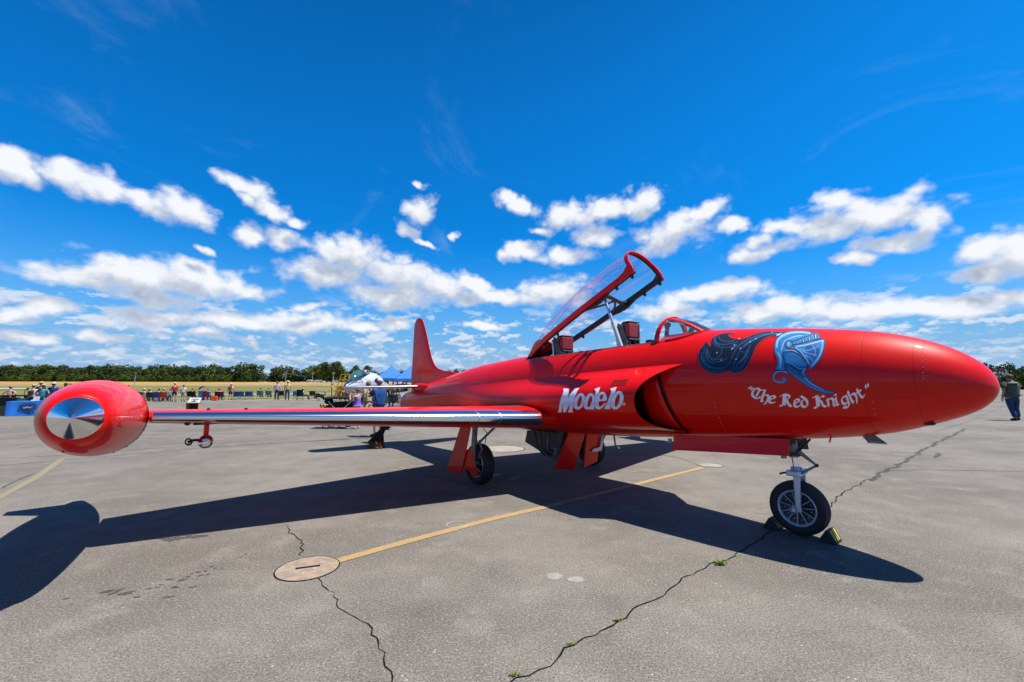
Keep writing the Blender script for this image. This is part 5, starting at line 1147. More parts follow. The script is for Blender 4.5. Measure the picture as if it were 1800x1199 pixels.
def fingers(J):
    q = MB()
    for s, sg in (('R', 1), ('L', -1)):
        w_, h_ = Vector(J['wr' + s]), Vector(J['ha' + s]); d_ = (h_ - w_).normalized(); a = d_.cross(Vector((1, 0, 0))); a = a.normalized() if a.length > .1 else Vector((0, 1, 0)); n_ = a.cross(d_).normalized()
        for k, L in enumerate((.065, .075, .072, .055)):
            o = h_ + a * (.03 - .02 * k) + d_ * .005; q.tube([o, o + d_ * L * .5, o + d_ * L * .85 + n_ * -.02 * sg, o + d_ * L * .95 - n_ * .045 * sg], [.011, .0095, .009, .007], 6)
        o = w_ + d_ * .045 + a * .03; q.tube([o, o + a * .03 + d_ * .03, o + a * .035 + d_ * .065 - n_ * .015 * sg], [.013, .011, .008], 6)
    return q
PROTO = {}
def proto(key, J, fat, sleeve, leg, vest=False, hand=False):
    if key in PROTO: return PROTO[key]
    body, _ = figure(J, fat); h_ = J['hed']
    import bmesh
    extra = MB(); extra.tube([(h_[0], h_[1] + .075, h_[2] + .015), (h_[0], h_[1] + .112, h_[2] - .012), (h_[0], h_[1] + .085, h_[2] - .022)], [.008, .014, .01], 6)
    for s in (1, -1): extra.ball((h_[0] + s * .082, h_[1] - .005, h_[2] - .005), (.012, .02, .03), 6, 6)
    if hand: f_ = fingers(J); extra.add(f_.v, f_.f)
    bm = bmesh.new(); bm.from_mesh(body); tmp = extra.mesh('t'); bm.from_mesh(tmp); bm.to_mesh(body); bm.free(); bpy.data.meshes.remove(tmp)
    body.polygons.foreach_set('use_smooth', [True] * len(body.polygons))
    hair = MB(); hair.ball((h_[0], h_[1] - .022, h_[2] + .028), (.094, .104, .10), 12, 8)
    P_ = dict(body=body, shirt=vest_mesh(J, fat) if vest else shirt_mesh(J, fat, sleeve), legs=trouser_mesh(J, fat, leg), shoes=shoe_mesh(J), hair=hair.mesh('hair', None, True, 80), head=h_, J=J)
    PROTO[key] = P_; return P_
hatm = MB(); hatm.lathe([(.19, -.012), (.20, .0), (.12, .008), (.10, .015), (.092, .07), (.075, .10), (.0001, .105)], 20)
HAT = hatm.mesh('sun_hat', None, True, 50)
capm = MB(); capm.ball((0, 0, 0), (.105, .112, .085), 14, 8); capm.prism([(-.07, .08), (.07, .08), (.06, .17), (.0, .19), (-.06, .17)], .012, lambda x, y, t: (x, y, .005 + t)); CAP = capm.mesh('cap', None, True, 60)
def cm(col, rough=.85): return mat('cloth_%02d_%02d_%02d' % tuple(int(c * 99) for c in col), col, rough, vary=.12, vscale=12, spec=.2)
SKIN1 = mat('skin_light', (.55, .32, .23), .55); SKIN2 = mat('skin_tan', (.42, .23, .15), .55); SKIN3 = mat('skin_dark', (.16, .08, .05), .5)
def person(x, y, rz, key, P_, shirt, pants, label, skin_=SKIN1, hair=(.06, .04, .03), hat=None, cap=None, shoes=(.03, .03, .035), sc=1.0, z=0.0, group=None, cap2=None):
    root = empty('person', (x, y, z), rz, label, 'person', group); root.scale = (sc, sc, sc)
    def part(n_, me, m_):
        o = bpy.data.objects.new(n_, me); C.objects.link(o); o.parent = root; paint(o, m_); return o
    part('body', P_['body'], skin_); part('shirt', P_['shirt'], cm(shirt)); part('trousers', P_['legs'], cm(pants)); part('shoes', P_['shoes'], cm(shoes))
    if hair: part('hair', P_['hair'], mat('hair_%02d' % int(sum(hair) * 33), hair, .7))
    h_ = P_['head']
    if hat: o = part('hat', HAT, cm(hat)); o.location = (h_[0], h_[1] - .01, h_[2] + .065)
    if cap: o = part('cap', CAP, cm(cap)); o.location = (h_[0], h_[1] - .005, h_[2] + .055)
    return root
for c_ in (HAT, CAP): c_.materials.append(None)
def kneeless(*a): pass
ST = proto('stand', STAND, 1.0, .7, 1); STS = proto('stand_short', STAND, 1.0, .7, 0); HP = proto('hips', HIPS, .95, .0, 0, vest=True); HPS = proto('hips_s', HIPS, 1.08, .7, 0)
BIG = proto('big', STAND, 1.35, .7, 1); SI = proto('sit', SIT, 1.0, .7, 1); SIS = proto('sit_short', SIT, 1.05, .7, 0)
PH = proto('phone', PHONE, 1.25, .75, 0, hand=True); SE = proto('shade', SHADE_EYES, .98, .0, 0, vest=True, hand=True); WK = proto('walk', WALK, 1.42, .8, 1, hand=True)

# the walking man beyond the nose
g_ = G(1787, 739.5); s_ = 81 * g_[1] / LENS_PX / 1.78
p_ = person(g_[0] - .1, g_[1], R(-12), 'walk', WK, (.085, .12, .085), (.025, .07, .15), 'heavy man in grey-green shirt and jeans walking away beyond the nose of the jet', SKIN2, (.10, .06, .035), sc=s_)
q = MB(); q.lathe([(.155, 1.40), (.20, 1.42), (.17, 1.46), (.08, 1.485)], 20); c_ = q.build('collar', cm((.17, .24, .17)), p_, smooth=True)
# three behind the wing
g_ = G(627, 754); p_ = person(g_[0], g_[1], R(75), 'shade', SE, (.20, .14, .62), (.05, .06, .10), 'woman in purple sleeveless top with hands raised to her face, behind the wing', SKIN1, (.30, .18, .10), shoes=(.6, .6, .6), sc=.86)
g_ = G(661, 768); p_ = person(g_[0] + .05, g_[1], R(60), 'phone', PH, (.015, .07, .26), (.02, .03, .06), 'big man in blue T-shirt and white and red cap taking a picture behind the wing', SKIN2, (.2, .18, .16), shoes=(.05, .05, .05), sc=1.03)
hh = PH['head']; q = MB(); q.ball((0, -.01, .06), (.108, .118, .085), 14, 8); o = q.build('cap', mat('white_cap', (.70, .68, .78), .8), p_, smooth=True); o.location = hh
q = MB(); q.ball((-.045, .02, .055), (.07, .10, .085), 12, 8); o = q.build('cap_panel', mat('navy_cap', (.03, .06, .3), .8), p_, smooth=True); o.location = hh
q = MB(); q.lathe([(.112, -.005), (.117, .03), (.108, .05)], 20); q.prism([(-.08, .08), (.08, .08), (.05, .2), (-.05, .2)], .012, lambda x, y, t: (x, y, .02 + t)); o = q.build('cap_band', mat('red_cap', (.55, .02, .03), .8), p_, smooth=True); o.location = hh
q = MB(); q.box((0, .47, 1.42), (.15, .012, .08)); q.build('phone', mat('yellow_green_case', (.55, .65, .08), .5), p_)
person(*(lambda g: (g[0], g[1]))(G(645, 748)), R(70), 'stand', STS, (.60, .50, .33), (.55, .47, .33), 'person in cream clothes and dark glasses between the purple and the blue shirts', SKIN2, (.25, .14, .07), sc=1.0)

# ---- the crowd by the grass
def at_foot(u, v): g = G(u, v); return g[0], g[1]
def std(u, vf, vt, P_, shirt, pants, label, rz=R(20), **k):
    x, y = at_foot(u, vf); H = (vf - vt) * y / LENS_PX; person(x, y, rz, '', P_, shirt, pants, label, sc=H / (1.76 if not k.get('hat') else 1.80), **k)
GB = 'people standing on the edge of the apron'
std(305.5, 706.5, 673, STS, (.60, .02, .06), (.015, .02, .04), 'man in bright red shirt, white cap and dark shorts standing left of the sign box', cap=(.75, .72, .68), group=GB)
std(297.5, 706, 684, ST, (.25, .48, .62), (.06, .08, .12), 'child in pale blue shirt close beside the man in the red shirt', group=GB)
std(321, 706, 677, STS, (.68, .66, .72), (.55, .42, .25), 'person in white shirt and tan shorts right of the man in red', group=GB)
std(404.5, 703.5, 674, STS, (.62, .58, .56), (.02, .02, .025), 'person with white hat and red backpack in black shorts', hat=(.75, .73, .70), group=GB)
p_ = [o for o in bpy.data.objects if o.get('label', '').startswith('person with white hat')][0]
q = MB(); q.box((0, -.2, 1.25), (.30, .16, .42)); q.build('backpack', cm((.6, .03, .04)), p_, bevel=.05)
std(486, 703.5, 671, ST, (.42, .46, .66), (.02, .035, .09), 'man in pale blue shirt and dark jeans standing near the two teal chairs', hair=(.2, .12, .08), group=GB)
std(504.5, 703.5, 670, ST, (.58, .53, .26), (.03, .10, .24), 'man in khaki yellow shirt, white cap and blue jeans, right of the pair', cap=(.7, .66, .55), group=GB)

M_LEG = mat('chair_leg_steel', (.10, .10, .11), .4, .5)
def folding_chair(u, vf, col, label, rz=R(20), w_=.62, high=.92, col2=None, arms=True, sc=1.0):
    x, y = at_foot(u, vf); root = empty('camping_chair', (x, y, 0), rz, label, 'camping chair', 'folding chairs along the edge of the apron'); root.scale = (sc,) * 3
    m_ = cm(col); h_ = w_ / 2
    q = MB(); q.grid([[(a, b_, .42 - .05 * (1 - (a / h_) ** 2)) for a in np.linspace(-h_, h_, 7)] for b_ in (.26, -.2)]); so_ = q.build('seat', m_, root); s2 = so_.modifiers.new('s', 'SOLIDIFY'); s2.thickness = .015
    q = MB(); q.grid([[(a, -.22 - .1 * t - .04 * (1 - (a / h_) ** 2), .40 + (high - .40) * t) for a in np.linspace(-h_, h_, 7)] for t in (0, .33, .66, 1)]); so_ = q.build('backrest', cm(col2) if col2 else m_, root); s2 = so_.modifiers.new('s', 'SOLIDIFY'); s2.thickness = .015
    for sx in (1, -1):
        for y0, y1 in ((-.26, .26), (.26, -.26)):
            q = MB(); q.tube([(sx * (h_ + .01), y0, .0), (sx * h_, y1, .60 if y1 > 0 else .44)], .014, 6); q.build('leg', M_LEG, root)
        q = MB(); q.tube([(sx * h_, -.24, .38), (sx * h_, -.34, high)], .013, 6); q.build('upright', M_LEG, root)
        if arms: q = MB(); q.box((sx * (h_ + .02), 0, .62), (.07, .5, .025)); q.build('armrest', m_, root)
    for y0 in (-.26, .26):
        q = MB(); q.tube([(-h_, y0, .02), (h_, y0, .40)], .012, 6); q.tube([(h_, y0, .02), (-h_, y0, .40)], .012, 6); q.build('cross_leg', M_LEG, root)
    return root
def sitter(u, vf, shirt, pants, label, rz=R(20), P_=None, **k):
    x, y = at_foot(u, vf); person(x, y, rz, '', P_ or SI, shirt, pants, label, z=.0, group='people sitting along the edge of the apron', **k)
folding_chair(248, 706, (.10, .055, .03), 'brown camping chair nearest the rear of the tip tank'); sitter(253, 706, (.62, .55, .48), (.05, .05, .05), 'person in cream top beside the first brown chair', cap=(.7, .68, .65))
folding_chair(267, 706, (.11, .06, .03), 'second brown camping chair, under the straw hat', w_=.8); sitter(262, 705, (.6, .58, .55), (.05, .04, .04), 'person in straw hat seated over the second brown chair', hat=(.62, .42, .2))
folding_chair(277, 706, (.03, .10, .5), 'blue camping chair with a white band left of the orange chair'); sitter(279, 705.5, (.02, .04, .22), (.03, .03, .05), 'person in navy shirt seated left of the orange chair')
folding_chair(287, 706, (.70, .10, .02), 'orange-red camping chair among the seated people'); sitter(287, 705.5, (.05, .02, .12), (.03, .03, .03), 'person in dark purple top seated in the orange-red chair', cap=(.6, .45, .4))
folding_chair(337, 703, (.02, .03, .025), 'black camping chair just behind the sign box', w_=.78); sitter(338, 702.5, (.05, .04, .035), (.03, .03, .03), 'person with brown hair seated in the black chair behind the sign box', hair=(.25, .14, .07))
folding_chair(363, 704, (.40, .02, .12), 'magenta camping chair right of the blue shade'); sitter(365, 703.5, (.18, .3, .6), (.05, .05, .08), 'person in blue seated in the magenta chair')
folding_chair(386, 704, (.16, .012, .05), 'dark maroon camping chair under the red cap', w_=.8); sitter(385, 703.5, (.55, .42, .42), (.05, .03, .04), 'person in red cap seated in the maroon chair', cap=(.6, .05, .05))
folding_chair(420, 703.5, (.015, .22, .62), 'wide bright blue camping chair, left of two', w_=.95, col2=(.02, .10, .3)); folding_chair(438, 703, (.015, .24, .70), 'bright blue camping chair, right of two', w_=.7, col2=(.05, .12, .25))
folding_chair(457, 700.5, (.02, .30, .28), 'teal camping chair, left of two'); sitter(458, 700, (.02, .24, .24), (.03, .03, .04), 'person in teal shirt seated in the left teal chair')
folding_chair(472, 700.5, (.02, .28, .22), 'teal camping chair, right of two'); sitter(472, 700, (.06, .40, .36), (.03, .03, .04), 'person in pale teal shirt seated in the right teal chair', hair=(.09, .04, .03))
folding_chair(494, 701, (.02, .025, .05), 'dark camping chair between the two standing men')
folding_chair(527, 703, (.015, .012, .03), 'black camping chair with white dots beside the blue disc', high=1.1); sitter(534, 702.5, (.60, .56, .66), (.12, .06, .05), 'person in white shirt reclining beside the black dotted chair', rz=R(-60), skin_=SKIN3, cap=(.5, .4, .3))
folding_chair(549, 701.5, (.07, .045, .04), 'dark brown chair with a pale patch, left of the two dark boxes')
folding_chair(519, 702, (.05, .25, .6), 'small blue camping chair with a round blue back', w_=.45)
# pop-up shade over a chair
x, y = at_foot(357, 704); root = empty('chair_shade', (x, y, 0), R(20), 'tall blue canopy chair with a pale visor', 'canopy chair')
q = MB(); q.grid([[(.42 * math.cos(a), -.30 + .55 * t, 1.05 + .42 * math.sin(a) * (1 - .25 * t * t)) for a in np.linspace(0, math.pi, 14)] for t in np.linspace(0, 1, 6)]); q.build('shade', cm((.02, .20, .34)), root, smooth=True)
q = MB(); q.grid([[(.43 * math.cos(a), -.33, 1.0 + .2 * math.sin(a)) for a in np.linspace(0, math.pi, 10)], [(.43 * math.cos(a), -.33, .98) for a in np.linspace(0, math.pi, 10)]]); q.build('visor', cm((.55, .5, .42)), root)
q = MB(); q.box((0, -.28, .72), (.7, .04, .5)); q.build('backrest', cm((.03, .14, .34)), root); q = MB(); q.box((0, 0, .42), (.7, .5, .05)); q.build('seat', cm((.03, .14, .34)), root)
for sx in (1, -1):
    for sy in (.24, -.28): q = MB(); q.tube([(sx * .36, sy, 0), (sx * .38, sy, 1.05)], .015, 6); q.build('leg', M_LEG, root)
def bag(name, u, vf, size, col, label, cat='bag', rz=.3, lid=None):
    x, y = at_foot(u, vf); root = empty(name, (x, y, 0), rz, label, cat); q = MB(); q.prism([(-size[0] / 2, 0), (size[0] / 2, 0), (size[0] * .46, size[2] * .8), (size[0] * .3, size[2]), (-size[0] * .3, size[2]), (-size[0] * .46, size[2] * .8)], size[1], lambda x, y, t: (x, t, y)); q.build('body', cm(col), root, bevel=.03)
    q = MB(); q.tube([(-size[0] * .2, 0, size[2]), (-size[0] * .15, 0, size[2] * 1.2), (size[0] * .15, 0, size[2] * 1.2), (size[0] * .2, 0, size[2])], .015, 6); q.build('handle', cm((.03, .03, .03)), root)
    if lid: q = MB(); q.box((0, 0, size[2] * .86), (size[0] * 1.02, size[1] * 1.02, size[2] * .2)); q.build('lid', cm(lid), root, bevel=.02)
bag('bag', 377, 704.5, (.5, .3, .48), (.70, .10, .03), 'orange bag on the ground left of the maroon chair'); bag('bag', 354.5, 704, (.45, .3, .42), (.02, .25, .6), 'blue bag on the ground under the canopy chair')
bag('cooler', 557, 700.5, (.62, .4, .62), (.03, .035, .02), 'dark green box left of two', 'box', lid=(.02, .02, .02)); bag('cooler', 565, 700.5, (.6, .4, .5), (.02, .05, .02), 'lower dark green box right of two', 'box', lid=(.02, .03, .02))
bag('bag', 560, 704, (.4, .3, .3), (.5, .48, .42), 'small pale bag in front of the dark green boxes')

# steel barriers between the crowd and the grass
M_GALV = mat('galvanised_steel', (.42, .43, .44), .4, .6)
bar_proto = None
def barrier(t, n, label):
    global bar_proto
    x, y, z = gpt(t, n)
    if bar_proto is None:
        root = empty('crowd_barrier', (0, 0, 0)); W = 2.3
        q = MB(); q.tube([(-W / 2, 0, .12), (-W / 2, 0, 1.08), (W / 2, 0, 1.08), (W / 2, 0, .12), (-W / 2, 0, .12)], .03, 6); q.build('frame', M_GALV, root)
        for k in range(1, 16): q = MB(); q.tube([(-W / 2 + k * W / 16, 0, .12), (-W / 2 + k * W / 16, 0, 1.08)], .011, 4); q.build('bar', M_GALV, root)
        for sx in (1, -1): q = MB(); q.tube([(sx * W * .4, -.28, .02), (sx * W * .4, 0, .14), (sx * W * .4, .28, .02)], .018, 5); q.build('foot', M_GALV, root)
        bar_proto = root; r_ = root
    else: r_ = copy_tree(bar_proto)
    r_.location = (x, y, z); r_.rotation_euler = (0, 0, math.atan2(ET[1], ET[0])); tag(r_, label, 'barrier', 'steel barriers behind the seated crowd')
for k in range(19): barrier(-14 + k * 2.42, 6.0, 'grey steel barrier in the row behind the seated people')
# white pipe rail at the far left and low white boards along the grass
x0, x1 = D(-10, 684, 44), D(48, 684, 44); r_ = empty('pipe_rail', (x0[0], x0[1], 0), 0, 'long white pipe rail on posts at the left edge, dark end cap', 'rail')
q = MB(); q.tube([(0, 0, x0[2]), (x1[0] - x0[0], 0, x1[2])], .09, 12); q.build('pipe', mat('white_paint', (.75, .74, .72), .5), r_)
q = MB(); q.tube([(x1[0] - x0[0] + .0, 0, x1[2]), (x1[0] - x0[0] + .08, 0, x1[2])], .13, 12); q.build('end_cap', M_DARK, r_)
for k in range(3): q = MB(); q.tube([(.3 + k * 1.4, 0, 0), (.3 + k * 1.4, 0, x0[2] - .08)], .04, 8); q.build('post', M_GALV, r_)

# ---- people behind the blue table
def cl(u, vt, Y, P_, shirt, pants, label, rz=R(15), H=1.74, **k):
    p = D(u, vt, Y); s_ = H / 1.78; person(p[0], p[1], rz, '', P_, shirt, pants, label, sc=p[2] / 1.78, group='people behind the blue table', **k)
cl(19.5, 677.5, 27, HP, (.50, .34, .30), (.02, .06, .42), 'woman in pale sleeveless top and royal blue shorts with hands on hips, far left', hair=(.12, .06, .04), cap=(.5, .33, .18), skin_=SKIN1)
cl(60, 675.5, 27, ST, (.66, .62, .66), (.015, .03, .06), 'person in white shirt with a small dark backpack, left of the straw hats', cap=(.55, .4, .25)); cl(73, 671, 29, ST, (.015, .025, .07), (.02, .02, .03), 'man in navy with tan hat, rear one of the two straw hats', hat=(.62, .42, .2))
cl(77, 675, 26.5, HPS, (.03, .28, .40), (.03, .25, .45), 'woman in teal top, tan hat and light blue trousers, hand on hip', hat=(.64, .45, .24)); cl(95, 672, 27, BIG, (.012, .035, .24), (.05, .05, .06), 'broad man in dark blue shirt and pale sun hat', hat=(.7, .6, .5))
cl(116, 673, 27, BIG, (.02, .05, .30), (.04, .04, .05), 'man in blue shirt and dark cap partly behind the tip tank', cap=(.015, .02, .03)); cl(126, 672.5, 29, ST, (.4, .15, .1), (.05, .05, .05), 'person with an orange cap just over the tip tank', cap=(.7, .25, .08))
o = [o for o in bpy.data.objects if o.get('label', '').startswith('person in white shirt with a small')][0]
q = MB(); q.box((0, -.2, 1.2), (.26, .14, .3)); q.build('backpack', cm((.05, .035, .04)), o, bevel=.04)

# blue table with a printed cloth
a_, b_ = G(9, 732), G(76, 730.5); L_ = float(np.linalg.norm(b_ - a_)) + .5; ang = math.atan2(b_[1] - a_[1], b_[0] - a_[0]); TH = .76
tb = empty('folding_table', (a_[0], a_[1], 0), ang, 'folding table hidden under a bright blue cloth at the left edge', 'table')
q = MB(); q.box((L_ / 2, .38, TH - .02), (L_ - .04, .72, .03)); q.build('table_top', M_WHITE, tb)
for sx in (.12, L_ - .12):
    for sy in (.1, .66): q = MB(); q.tube([(sx, sy, 0), (sx, sy, TH - .04)], .015, 6); q.build('leg', M_GALV, tb)
tcl = empty('table_cloth', (a_[0], a_[1], 0), ang, 'bright blue cloth with a round dark emblem hanging over the table front', 'tablecloth')
q = MB(); M_TC = mat('blue_cloth', (.012, .22, .80), .8, vary=.08, vscale=3)
q.grid([[(L_ * t, -.012 * math.sin(t * 23) - .02 * math.sin(t * 9) - .03 - (.03 if k == 0 else 0), z) for t in np.linspace(0, 1, 50)] for k, z in enumerate((.01, .3, .6, TH))] + [[(L_ * t, .4 if k == 0 else .78, TH + .004) for t in np.linspace(0, 1, 50)] for k in (0, 1)])
q.grid([[(0 - .012, y_, z) for z in (.01, .4, TH)] for y_ in (-.03, .4, .78)]); q.grid([[(L_ + .012, y_, z) for z in (.01, .4, TH)] for y_ in (-.03, .4, .78)]); q.build('cloth', M_TC, tcl, smooth=True)
M_EMB = mat('dark_print', (.01, .035, .12), .8)
def disc(cx, cz, rx, rz, m_, yy, name, hole=0.0, part_of=None):
    q = MB(); q.grid([[(cx + rx * k * math.cos(a), yy - .03 * 0, cz + rz * k * math.sin(a)) for a in np.linspace(0, 2 * math.pi, 33)] for k in (1.0, max(hole, .001))]); return q.build(name, m_, part_of)
ec = L_ * .43
disc(ec, .45, .33, .24, M_EMB, -.085, 'emblem_ring', .80, tcl); disc(ec, .45, .24, .17, M_EMB, -.087, 'emblem_disc', 0, tcl)
q = MB(); q.prism([(-.22, -.02), (-.02, .06), (.1, .02), (.24, .05), (.1, -.05), (.0, -.02), (-.1, -.06)], .004, lambda x, y, t: (ec + x, -.092 + t, .44 + y)); q.build('emblem_bird', mat('pale_print', (.25, .45, .75), .8), tcl)
for k in range(18):
    q = MB(); q.box((ec - .42 + k * .05, -.083, .14), (.032, .003, .022)); q.build('lettering', M_EMB, tcl)
def card(u, v0, v1, w_, Y, label, col=(.72, .70, .72), red=False):
    p = D(u, v1, Y); h_ = (v1 - v0) * Y / LENS_PX; r_ = empty('notice_card', (p[0], p[1], p[2]), .2, label, 'card', 'cards standing on the blue table'); q = MB(); q.prism([(0, 0), (.03, 0), (.09, h_), (.075, h_)], w_, lambda x, y, t: (t, x, y)); q.build('sheet', mat('white_card', col, .7), r_)
    if red: q = MB(); q.box((0, .045, h_ * .6), (w_ * .7, .01, h_ * .25)); o = q.build('print', mat('red_print', (.55, .12, .12), .8), r_); o.location = (0, -.02, 0)
card(31.5, 697.5, 707, .33, 23.6, 'larger white card with red print standing on the blue table', red=True); card(19, 702.5, 707.5, .2, 23.4, 'small white card at the left of the blue table'); card(62, 697, 706, .28, 23.8, 'white card at the right of the blue table', (.6, .66, .8)); card(56, 703, 707, .18, 23.5, 'folded white sheet lying at the right of the blue table')
x, y = at_foot(0, 733); r_ = empty('equipment_case', (x - 1.15, y + 1.0, 0), ang, 'black equipment case and cloth beside the blue table, cut by the left edge', 'case'); q = MB(); q.box((0, 0, .45), (1.5, .8, .9)); q.build('case', mat('dark_green_cloth', (.02, .035, .015), .8), r_, bevel=.03); q = MB(); q.box((.1, -.3, .93), (1.3, .4, .06)); q.build('lid', cm((.015, .015, .02)), r_, bevel=.02)

x, y = at_foot(44, 722); r_ = empty('plastic_tub', (x, y, 0), ang, 'long dark tub on the ground behind the blue table', 'tub'); q = MB(); q.prism([(-1.0, .0), (1.0, 0), (1.1, .95), (-1.1, .95)], .5, lambda x, y, t: (x, t, y)); q.build('body', cm((.015, .03, .08)), r_, bevel=.03); q = MB(); q.box((0, 0, .96), (2.25, .55, .05)); q.build('rim', cm((.02, .02, .03)), r_)

# ---- sign box
x, y = at_foot(340.5, 720.5); r_ = empty('sign_box', (x, y, 0), R(8), 'low tan wooden box carrying a sloping white printed sheet, on the apron beyond the wing', 'sign'); M_PLY = mat('plywood', (.55, .36, .17), .7, vary=.15)
for sx in (-.36, .36): q = MB(); q.box((sx, 0, .22), (.03, .4, .44)); q.build('side_board', M_PLY, r_)
q = MB(); q.box((0, .18, .22), (.7, .03, .42)); q.build('back_board', mat('dark_ply', (.05, .03, .02), .8), r_); q = MB(); q.box((0, 0, .45), (.78, .46, .035)); q.build('top_board', M_PLY, r_)
q = MB(); q.prism([(-.1, .47), (.16, .78), (.17, .76), (-.08, .47)], .70, lambda x, y, t: (t, x, y)); q.build('printed_sheet', mat('white_sheet', (.74, .73, .70), .6), r_)
for k, (a, w_) in enumerate(((.12, .5), (.2, .3), (.5, .42), (.62, .5), (.74, .36))):
    q = MB(); q.box((.02 * (k - 2), -.1 + .26 * a - .006, .47 + .31 * a + .006), (w_, .004, .022)); q.build('print_line', mat('grey_print', (.25, .25, .27), .8), r_)
q = MB(); q.prism([(-.09, -.03), (-.02, .02), (.0, .07), (.03, .02), (.1, .0), (.02, -.02), (.0, -.05)], .004, lambda x, y, t: (x, -.1 + .26 * .36 - .008 + t + y * .6, .475 + .31 * .36 + y * .75)); q.build('print_mark', M_EMB, r_)

# ---- blue tents
def tent(u, vp, ve, Y, w_, label, rz=.35):
    p = D(u, vp, Y); e_ = D(u, ve, Y)[2]; r_ = empty('canopy_tent', (p[0], p[1], 0), rz, label, 'tent', 'blue canopy tents behind the fin'); hz = p[2]; h_ = w_ / 2; m_ = mat('tent_blue', (.008, .19, .66), .75, vary=.08, vscale=1.5)
    for k in range(4):
        a = Matrix.Rotation(k * math.pi / 2, 3, 'Z'); rows = []
        for t in np.linspace(0, 1, 9): z = hz + (e_ - hz) * (t ** .82); rows.append([tuple(a @ Vector((h_ * t * x, h_ * t, z))) for x in (-1, -.5, 0, .5, 1)])
        rows.append([tuple(a @ Vector((h_ * x, h_ * 1.001, e_ - .28 + .03 * abs(math.sin(x * 9))))) for x in (-1, -.5, 0, .5, 1)]); q = MB(); q.grid(rows); q.build('roof_panel', m_, r_, smooth=True, angle=25)
        c_ = a @ Vector((h_ * .98, h_ * .98, 0)); q = MB(); q.tube([(c_.x, c_.y, 0), (c_.x, c_.y, e_)], .03, 6); q.build('pole', M_WHITE if k == 2 else M_GALV, r_)
        q = MB(); d2 = a @ Vector((-h_ * .98, h_ * .98, 0)); q.tube([(c_.x, c_.y, e_ - .35), ((c_.x + d2.x) / 2, (c_.y + d2.y) / 2, e_ - .08), (d2.x, d2.y, e_ - .35)], .014, 5); q.build('truss', M_GALV, r_)
tent(688, 641, 665, 45, 3.0, 'blue pop-up tent with a pointed roof, left one, in full view'); tent(722, 643, 666, 41, 3.0, 'blue pop-up tent half hidden behind the red fin')
for u, vt, Y, sh, pa_, lab, kw in ((682, 670, 44, (.03, .03, .04), (.03, .03, .04), 'dark-clad person under the left blue tent', {}), (691, 672, 43, (.2, .4, .55), (.1, .1, .1), 'person in light blue under the left tent', {}), (699, 668.5, 42, (.6, .5, .42), (.3, .2, .1), 'person with ginger hair under the tents', dict(hair=(.3, .12, .05))), (708, 668, 40, (.3, .5, .6), (.1, .1, .1), 'person in pale blue beside the white tent pole', {}), (714, 669, 40, (.02, .02, .03), (.02, .02, .03), 'person in black against the red fin', {})):
    p = D(u, vt, Y); person(p[0], p[1], R(200), '', ST, sh, pa_, lab, sc=p[2] / 1.75, group='people under the blue tents', **kw)
std(702, 717, 686.5, STS, (.02, .22, .22), (.42, .28, .13), 'person in teal shirt and tan shorts below the tailplane', rz=R(90), group='people under the blue tents')
x, y = at_foot(692, 715); folding_chair(691, 715, (.06, .07, .07), 'grey chair below the tailplane', w_=.6); person(x, y, R(40), '', SI, (.10, .14, .14), (.05, .06, .07), 'person in grey seated below the tailplane', group='people under the blue tents', skin_=SKIN2)
x, y = at_foot(710, 714); r_ = empty('folding_table', (x, y, 0), R(10), 'small table under a white cloth with dark blue spots behind the tail pipe', 'table'); q = MB(); q.box((0, 0, .72), (1.2, .6, .04)); q.build('table_top', M_WHITE, r_)
for sx in (-.5, .5): q = MB(); q.tube([(sx, -.2, 0), (sx, .2, .70)], .015, 6); q.tube([(sx, .2, 0), (sx, -.2, .70)], .015, 6); q.build('leg', M_GALV, r_)
tc2 = empty('table_cloth', (x, y, 0), R(10), 'white cloth with blue spots on the table behind the tail pipe', 'tablecloth'); q = MB(); q.grid([[(-.62, -.32, .35), (.62, -.32, .30)], [(-.62, -.32, .745), (.62, -.32, .745)], [(-.62, .32, .745), (.62, .32, .745)], [(-.5, .32, 1.0), (.62, .32, 1.2)]]); q.build('cloth', mat('spot_white', (.7, .7, .72), .8), tc2)
for k, (a, b2) in enumerate(((-.4, .6), (-.1, .5), (.2, .62), (.45, .5), (-.2, .68), (.35, .42))): q = MB(); q.box((a, -.325, b2), (.09, .004, .07)); q.build('spot', mat('spot_blue', (.03, .12, .4), .8), tc2)

# ---- yellow steps
pst = G(603, 700); M_YEL = mat('safety_yellow', (.80, .52, .02), .5)
r_ = empty('boarding_steps', (D(600, 676, 38)[0], 38, 0), R(0), 'yellow wheeled boarding steps beside the second jet nose', 'steps'); k_ = 38 / LENS_PX
def SPt(u, v, dy=0.0): p = D(u, v, 38); return (p[0] - r_.location.x, dy, p[2])
for dy in (0, .9):
    q = MB(); q.tube([SPt(589, 690, dy), SPt(600, 658.5, dy), SPt(615, 658.5, dy), SPt(613, 676, dy)], .04, 6); q.tube([SPt(597, 668, dy), SPt(613.5, 668, dy)], .03, 6); q.tube([SPt(606.5, 658.5, dy), SPt(606, 676, dy)], .03, 6); q.build('handrail', M_YEL, r_)
    q = MB(); q.tube([SPt(584, 702, dy), SPt(598, 678, dy), SPt(618, 678, dy)], .06, 6); q.build('stringer', M_YEL, r_)
    for u in (592, 600, 616): q = MB(); q.tube([SPt(u, 679 if u > 595 else 690, dy), SPt(u, 706, dy)], .04, 6); q.build('post', M_YEL, r_)
for k in range(6): a, b2 = np.array(SPt(585 + k * 2.3, 701 - k * 4.2, .45)), .9; q = MB(); q.box(tuple(a), (.22, .9, .04)); q.build('tread', M_YEL, r_)
q = MB(); a = np.array(SPt(608, 678, .45)); q.box(tuple(a), (.95, .9, .05)); q.build('platform', M_YEL, r_)
